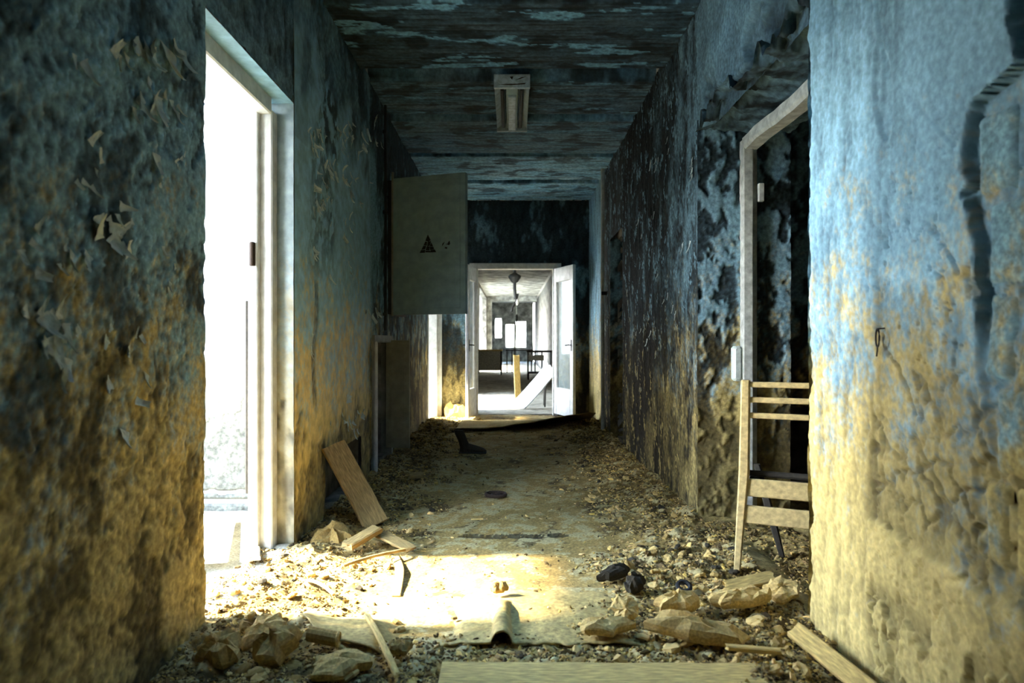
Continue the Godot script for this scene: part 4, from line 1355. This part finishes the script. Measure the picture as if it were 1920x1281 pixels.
func named_debris():
	put_chunk("plaster_slab", "largest long slab of fallen plaster lying at the end of the folded linoleum", "plaster slab", 201, Vector3(0.18, 0.055, 0.055), P(0.6, 0.075, 2.22), Vector3(0.1, -0.22, -0.08), M.chunk)
	put_chunk("plaster_slab", "second long slab of fallen plaster, in front of the flat board and chair", "plaster slab", 202, Vector3(0.135, 0.05, 0.05), P(0.83, 0.085, 2.47), Vector3(0.05, 0.12, 0.08), M.chunk)
	put_chunk("plaster_slab", "flat slab of plaster resting on the edge of the folded linoleum", "plaster slab", 203, Vector3(0.11, 0.04, 0.05), P(0.31, 0.06, 2.28), Vector3(0.0, 0.05, 0.02), M.chunk)
	put_chunk("plaster_slab", "lumpy slab of plaster between the two long slabs", "plaster slab", 204, Vector3(0.1, 0.05, 0.06), P(0.6, 0.07, 2.47), Vector3(0.1, 0.5, 0.0), M.chunk)
	put_chunk("plaster_slab", "split wedge of plaster standing on edge beside the flat slab", "plaster slab", 205, Vector3(0.05, 0.03, 0.05), P(0.4, 0.06, 2.42), Vector3(0.9, 0.4, 0.3), M.chunk)
	put_chunk("plaster_slab", "pale slab of plaster tilted against the foot of the near wall beside the chair", "plaster slab", 206, Vector3(0.07, 0.03, 0.06), P(1.0, 0.09, 2.53), Vector3(0.4, 0.3, 0.4), M.chunk)
	put_chunk("charred_bark", "long black charred piece lying on pale rubble by the mouldy side", "charred wood", 207, Vector3(0.085, 0.04, 0.032), P(0.43, 0.045, 2.85), Vector3(0.1, 0.35, 0.15), M.chunk_dark)
	put_chunk("charred_lump", "round black charred lump between the long charred piece and the plaster slabs", "charred wood", 208, Vector3(0.045, 0.05, 0.04), P(0.49, 0.045, 2.72), Vector3(0.3, 0.0, 0.4), M.chunk_dark)
	put_chunk("dark_stone", "flat dark stone lying on pale dirt beside the batten", "stone", 209, Vector3(0.042, 0.03, 0.032), P(-0.345, 0.055, 2.14), Vector3(0.1, 0.4, 0.0), M.chunk_dim)
	put_chunk("rubble_boulder", "biggest brown lump of rubble below the curled floor covering", "rubble lump", 210, Vector3(0.085, 0.07, 0.06), P(-0.74, 0.06, 2.14), Vector3(0.2, 0.5, 0.5), M.chunk)
	put_chunk("rubble_boulder", "broad dusty slab of rubble in front of the dark stone", "rubble lump", 211, Vector3(0.1, 0.04, 0.075), P(-0.52, 0.035, 2.06), Vector3(0.1, 0.2, 0.1), M.chunk)
	put_chunk("rubble_boulder", "pointed lump of rubble standing in the corner below the near dark wall", "rubble lump", 212, Vector3(0.07, 0.07, 0.06), P(-0.9, 0.06, 2.1), Vector3(0.5, 0.3, 0.2), M.chunk)
	put_chunk("rubble_boulder", "pale cracked slab of rubble beside the pointed lump", "rubble lump", 213, Vector3(0.09, 0.04, 0.07), P(-0.83, 0.045, 2.28), Vector3(0.2, 0.9, 0.2), M.chunk)
	put_chunk("mud_clod", "clod of mud on the brow of the linoleum fold", "clod", 215, Vector3(0.04, 0.03, 0.03), P(-0.05, 0.045, 2.68), Vector3(0.0, 0.2, 0.0), M.chunk_dim)
	put_chunk("dirt_heap", "heap of brown dirt at the foot of the sunlit door jamb", "dirt heap", 216, Vector3(0.13, 0.09, 0.1), P(-0.9, 0.02, 3.4), Vector3(0, 0.4, 0), M.chunk_dim)
	put_chunk("dirt_heap", "heap of dirt in the niche beside the double door", "dirt heap", 217, Vector3(0.16, 0.2, 0.1), P(-0.76, 0.05, 9.16), Vector3(0, 0.2, 0.3), M.chunk)
	# broken pipe end
	var f := thing("pipe_stub", "short broken pipe stub with a pale open end under the torn floor covering", "pipe", P(-0.56, 0.05, 2.2))
	var st := S()
	tube(st, [Vector3(-0.1, 0.01, -0.02), Vector3(0.0, 0.0, 0.0)], 0.024, 12)
	part("pipe", done(st), M.chunk_dim, f)
	st = S()
	torus(st, 0.02, 0.006, Transform3D(Basis(Vector3(0, 0, 1), Vector3.RIGHT, Vector3.UP), Vector3.ZERO), 16, 6)
	part("rim", done(st), M.chunk, f)
	# ring on the path, and a small can neck
	st = S()
	torus(st, 0.062, 0.012, Transform3D(Basis(), P(-0.105, 0.02, 4.42)), 24, 7)
	torus(st, 0.028, 0.008, Transform3D(Basis(), P(-0.105, 0.018, 4.42)), 18, 6)
	tag(part("rusty_ring", done(st), M.rust, self), "dark rusty ring lying flat on the bare path", "ring")
	st = S()
	torus(st, 0.024, 0.009, Transform3D(Basis(Vector3.RIGHT, 0.5), P(0.67, 0.055, 2.66)), 18, 7)
	tag(part("rubber_ring", done(st), M.black, self), "small black ring lying on pale rubble before the flat board", "ring")
	# boot-shaped dark thing on the path
	f = thing("old_boot", "blackened boot-shaped scrap standing on the path before the warped floor sheet", "boot", P(-0.42, 0.01, 6.15))
	st = S()
	var rings := []
	for q in [[0.0, 0.055, 0.04, 0.0], [0.05, 0.05, 0.038, 0.0], [0.1, 0.042, 0.036, -0.02], [0.17, 0.045, 0.04, -0.05], [0.2, 0.04, 0.036, -0.06]]:
		var ring := []
		for i in 10:
			var a := -TAU * i / 10.0
			ring.append(Vector3(cos(a) * q[1] + q[3], q[0], sin(a) * q[2]))
		rings.append(ring)
	loft(st, rings)
	part("shaft", done(st), M.chunk_dark, f)
	st = S()
	rings = []
	for q in [[-0.03, 0.03, 0.05], [0.03, 0.042, 0.06], [0.1, 0.045, 0.045], [0.16, 0.036, 0.03], [0.19, 0.015, 0.015]]:
		var ring := []
		for i in 10:
			var a := -TAU * i / 10.0
			ring.append(Vector3(q[0], maxf(0.0, q[2] * 0.6 + sin(a) * q[2] * 0.8), cos(a) * q[1]))
		rings.append(ring)
	loft(st, rings)
	part("toe", done(st), M.chunk_dark, f)
	st = S()
	box(st, Vector3(-0.06, -0.005, -0.042), Vector3(0.19, 0.008, 0.042), 0.004)
	part("sole", done(st), M.black, f)

# ------------------------------------------------------------------ hall beyond the double door
func hall_things():
	# two desks and a table
	var f := thing("office_desk", "pale office desk with a full front panel standing across the far hall", "desk", P(-0.62, 0.02, 20.0))
	var st := S()
	box(st, Vector3(-0.42, 0.71, -0.6), Vector3(0.34, 0.75, 0.05), 0.006)
	part("desk_top", done(st), M.palewood, f)
	st = S()
	box(st, Vector3(-0.4, 0.14, 0.0), Vector3(0.3, 0.71, 0.03), 0.004)
	part("front_panel", done(st), M.desk, f)
	for p in [[-0.39, -0.56], [0.3, -0.56], [-0.39, 0.02], [0.3, 0.02]]:
		st = S()
		box(st, Vector3(p[0] - 0.02, 0.0, p[1] - 0.02), Vector3(p[0] + 0.02, 0.71, p[1] + 0.02), 0.003)
		part("leg", done(st), M.darkwood, f)
	f = thing("drawer_desk", "black desk with an open drawer bay beside the hanging lamp in the far hall", "desk", P(0.72, 0.02, 17.6))
	st = S()
	box(st, Vector3(-0.34, 0.71, -0.55), Vector3(0.32, 0.755, 0.05), 0.006)
	part("desk_top", done(st), M.darkwood, f)
	st = S()
	for b in [[-0.32, -0.29], [-0.13, -0.11], [0.05, 0.07], [0.28, 0.31]]:
		box(st, Vector3(b[0], 0.18, -0.5), Vector3(b[1], 0.71, 0.03), 0.004)
	box(st, Vector3(-0.32, 0.16, -0.5), Vector3(0.31, 0.2, 0.03), 0.004)
	part("carcass", done(st), M.darkwood, f)
	st = S()
	box(st, Vector3(-0.3, 0.5, -0.2), Vector3(0.1, 0.64, 0.07), 0.004)
	tag(part("drawer", done(st), M.desk, f), "pale drawer front hanging out")
	for p in [[-0.3, -0.48], [0.29, -0.48], [-0.3, 0.0], [0.29, 0.0]]:
		st = S()
		box(st, Vector3(p[0] - 0.02, 0.0, p[1] - 0.02), Vector3(p[0] + 0.02, 0.18, p[1] + 0.02), 0.003)
		part("leg", done(st), M.darkwood, f)
	f = thing("work_table", "thin-legged dark table standing between the two desks in the far hall", "table", P(0.12, 0.02, 21.5))
	st = S()
	box(st, Vector3(-0.32, 0.7, -0.5), Vector3(0.55, 0.74, 0.0), 0.006)
	part("table_top", done(st), M.darkwood, f)
	for p in [[-0.28, -0.46], [0.5, -0.46], [-0.28, -0.04], [0.5, -0.04], [-0.12, -0.04]]:
		st = S()
		box(st, Vector3(p[0] - 0.016, 0.0, p[1] - 0.016), Vector3(p[0] + 0.016, 0.7, p[1] + 0.016), 0.003)
		part("leg", done(st), M.darkwood, f)
	# upright board, slanted white panel, stool
	lay("upright_plank", "weathered plank standing upright on the floor beyond the double door", "plank", board_mesh(0.8, 0.1, 0.05, 0.05, 0.0, 31, 12), M.palewood, P(0.1, 0.01, 11.05), P(0.07, 0.8, 11.1), Vector3(0.1, 0, 1))
	lay("slanted_panel", "white panel leaning against the stool just beyond the double door", "board", board_mesh(0.85, 0.3, 0.018, 0.12, -0.02, 32, 12), M.white, P(0.08, 0.04, 10.15), P(0.6, 0.63, 10.25), Vector3(-0.6, 0.5, 0.62))
	f = thing("stool", "plain stool with thin dark legs behind the slanted white panel", "stool", P(0.66, 0.015, 10.5))
	st = S()
	box(st, Vector3(-0.17, 0.41, -0.15), Vector3(0.15, 0.45, 0.15), 0.008)
	part("seat", done(st), M.palewood, f)
	for p in [[-0.15, -0.13], [0.13, -0.13], [-0.15, 0.13], [0.13, 0.13]]:
		st = S()
		tube(st, [Vector3(p[0] * 1.08, 0.0, p[1] * 1.08), Vector3(p[0], 0.41, p[1])], 0.013, 7)
		part("leg", done(st), M.darkwood, f)
	# lamp torn from the ceiling
	f = thing("hanging_lamp", "dead pendant lamp hanging from the hall ceiling on a bent stem", "ceiling lamp", P(0.05, 2.92, 13.0))
	st = S()
	tube(st, [Vector3(0, 0, 0), Vector3(0.0, -0.9, 0), Vector3(0.02, -1.1, 0)], 0.03, 8)
	part("stem", done(st), M.steel_dark, f)
	st = S()
	lathe(st, [[0.03, -0.6], [0.12, -0.66], [0.12, -0.69], [0.06, -0.78], [0.03, -0.8]], Vector3.ZERO, 12)
	part("canopy", done(st), M.steel_dark, f)
	st = S()
	tube(st, [Vector3(0.02, -1.02, 0), Vector3(0.06, -1.0, 0), Vector3(0.03, -1.14, 0), Vector3(-0.04, -1.26, 0), Vector3(-0.06, -1.34, 0)], 0.022, 7)
	part("socket_arm", done(st), M.black, f)
	st = S()
	lathe(st, [[0.006, -1.22], [0.03, -1.19], [0.036, -1.16], [0.02, -1.11], [0.012, -1.08]], Vector3(0.05, 0, 0), 10)
	part("bulb", done(st), M.white, f)
	f = thing("hanging_wire", "long pale cord hanging from the hall ceiling past the dead lamp", "cord", P(0.07, 2.92, 14.6))
	st = S()
	tube(st, [Vector3(0, 0, 0), Vector3(0.01, -0.9, 0), Vector3(0.03, -1.4, 0), Vector3(0.0, -2.05, 0)], 0.014, 6)
	part("cord", done(st), M.flake, f)
	st = S()
	lathe(st, [[0.01, -1.5], [0.024, -1.46], [0.024, -1.36], [0.01, -1.32]], Vector3(0.03, 0, 0), 8)
	part("knot", done(st), M.steel_dark, f)

# ------------------------------------------------------------------ broken plaster that can be counted
func chunks():
	var r := RandomNumberGenerator.new()
	r.seed = 31
	var kinds := []
	for k in 10:
		kinds.append(chunk_mesh(300 + k, 1.0, r.randf_range(0.4, 0.8), r.randf_range(0.55, 0.9), 8))
	var zones := [
		["chunk of plaster in the heap around the broken chair's legs", "plaster around the chair", 46, 0.5, 1.02, 2.45, 3.3, 0.012, 0.035, "plaster_chunk"],
		["chunk of plaster along the foot of the mouldy wall", "plaster along the mouldy wall", 40, 0.45, 1.0, 3.3, 6.2, 0.012, 0.03, "plaster_chunk"],
		["lump in the rubble around the long plaster slabs", "rubble around the plaster slabs", 60, 0.2, 1.0, 1.98, 2.4, 0.012, 0.04, "rubble_lump"],
		["lump in the rubble below the near dark wall", "rubble below the dark wall", 50, -1.0, -0.35, 1.98, 2.45, 0.012, 0.04, "rubble_lump"],
		["crumb of plaster on sunny rubble by the bright doorway", "plaster by the bright doorway", 50, -1.15, -0.55, 2.4, 3.25, 0.01, 0.028, "plaster_crumb"],
		["chunk of plaster in the dark rubble beyond the leaning plank", "rubble beyond the leaning plank", 36, -0.98, -0.45, 3.3, 5.6, 0.012, 0.03, "plaster_chunk"]]
	var taken := []
	for z in zones:
		for k in z[2]:
			var x := 0.0
			var d := 0.0
			var s := 0.0
			for attempt in 60:
				x = r.randf_range(z[3], z[4])
				d = r.randf_range(z[5], z[6])
				s = r.randf_range(z[7], z[8])
				var free := true
				for q in taken:
					if Vector2(x - q[0], d - q[1]).length() < s + q[2]: free = false
				for q in KEEP_OFF:
					if x + s > q[0] and x - s < q[1] and d + s > q[2] and d - s < q[3]: free = false
				if free: break
			taken.append([x, d, s])
			var tone: int = [0, 0, 1, 1, 2][r.randi() % (4 if z[9] == "rubble_lump" else 5)]
			var m: Material = [M.chunk, M.chunk_dim, M.chunk_dark][tone]
			var big: bool = s > lerpf(z[7], z[8], 0.55)
			var b := Basis.from_euler(Vector3(r.randfn() * 0.35, r.randf() * TAU, r.randfn() * 0.35)).scaled_local(Vector3(s, s, s))
			var o := part(z[9], kinds[r.randi() % 10], m, self, Transform3D(b, P(x, floor_h(x, d) + s * 0.18, d)))
			tag(o, "%s %s %s" % ["larger" if big else "small", ["pale ochre", "brown", "blackened"][tone], z[0]], z[9].replace("_", " "), "%s %s" % [["larger pale", "larger brown", "larger black", "small pale", "small brown", "small black"][tone + (0 if big else 3)], z[1]])

const KEEP_OFF := [[0.4, 0.8, 2.14, 2.3], [0.68, 0.98, 2.38, 2.56], [0.18, 0.45, 2.2, 2.46], [0.48, 0.72, 2.38, 2.56], [-0.25, 0.75, 1.88, 2.07], [-0.88, -0.58, 1.98, 2.3], [-0.68, -0.38, 1.93, 2.2], [-1.0, -0.72, 2.0, 2.38], [-0.74, -0.3, 2.16, 2.45], [0.34, 0.55, 2.66, 2.92], [0.8, 1.06, 2.45, 2.74], [-1.05, -0.76, 3.28, 3.52], [-0.82, -0.44, 3.15, 3.48], [-1.02, -0.68, 3.6, 3.9], [-0.78, 0.5, 2.16, 2.7], [0.9, 1.06, 1.86, 2.28]]

func rubble():
	var r := RandomNumberGenerator.new()
	r.seed = 808
	for kind in 3:
		var xs: Array[Transform3D] = []
		var cs: Array[Color] = []
		var tries := 0
		while xs.size() < 12000 and tries < 140000:
			tries += 1
			var d := 1.9 + pow(r.randf(), 1.7) * 7.2
			var x := r.randf_range(-1.22, 1.5)
			if x < -1.04 and (d < 2.4 or d > 3.2): continue
			if x > 1.04 and (d < 2.45 or d > 3.75): continue
			var e := nA.get_noise_2d(x * 3.0 + 7.0, d * 2.0 + 60.0)
			var dens := smoothstep(0.35, 0.85, absf(x) + 0.35 * e) * 0.8
			dens = maxf(dens, smoothstep(0.15, 0.6, x + 0.3 * e) * smoothstep(3.5, 3.0, d))
			dens = maxf(dens, smoothstep(2.35, 2.2, d) * 0.8)
			dens = maxf(dens, 0.02)
			if r.randf() > dens: continue
			var s := r.randf_range(0.002, 0.0075) * (1.0 + 0.07 * d)
			if r.randf() < 0.06: s *= 2.0
			if x < -0.35 and d < 3.3: s *= 0.75
			var y := floor_h(clampf(x, -1.06, 1.06), d) + s * 0.25
			if x > -0.28 and x < 0.42 and d > 2.26 and d < 2.62: y += 0.012
			if x > 1.06: y = 0.02 + 0.03 * nA.get_noise_2d(x * 9.0 + 100.0, d * 9.0) + s * 0.3
			var b := Basis.from_euler(Vector3(r.randfn() * 0.5, r.randf() * TAU, r.randfn() * 0.5)).scaled_local(Vector3(s * r.randf_range(0.8, 1.8), s * 0.6, s))
			xs.append(Transform3D(b, P(x, y, d)))
			var v := 0.04 + 0.46 * pow(r.randf(), 2.0)
			cs.append(Color(v * 1.35, v * 0.91, v * r.randf_range(0.2, 0.36)))
		var mm := MultiMesh.new()
		mm.transform_format = MultiMesh.TRANSFORM_3D
		mm.use_colors = true
		mm.mesh = chunk_mesh(900 + kind, 1.0, 1.0, 0.8, 5)
		mm.instance_count = xs.size()
		for i in xs.size():
			mm.set_instance_transform(i, xs[i])
			mm.set_instance_color(i, cs[i])
		var o := MultiMeshInstance3D.new()
		o.name = numbered("rubble")
		o.multimesh = mm
		o.material_override = M.chip
		add_child(o, true)
		tag(o, ["crumbled plaster grit strewn along both sides of the corridor floor", "splintered paint and plaster crumbs scattered over the corridor floor", "fine broken rubble covering the edges of the corridor floor"][kind], "rubble", "", "stuff")
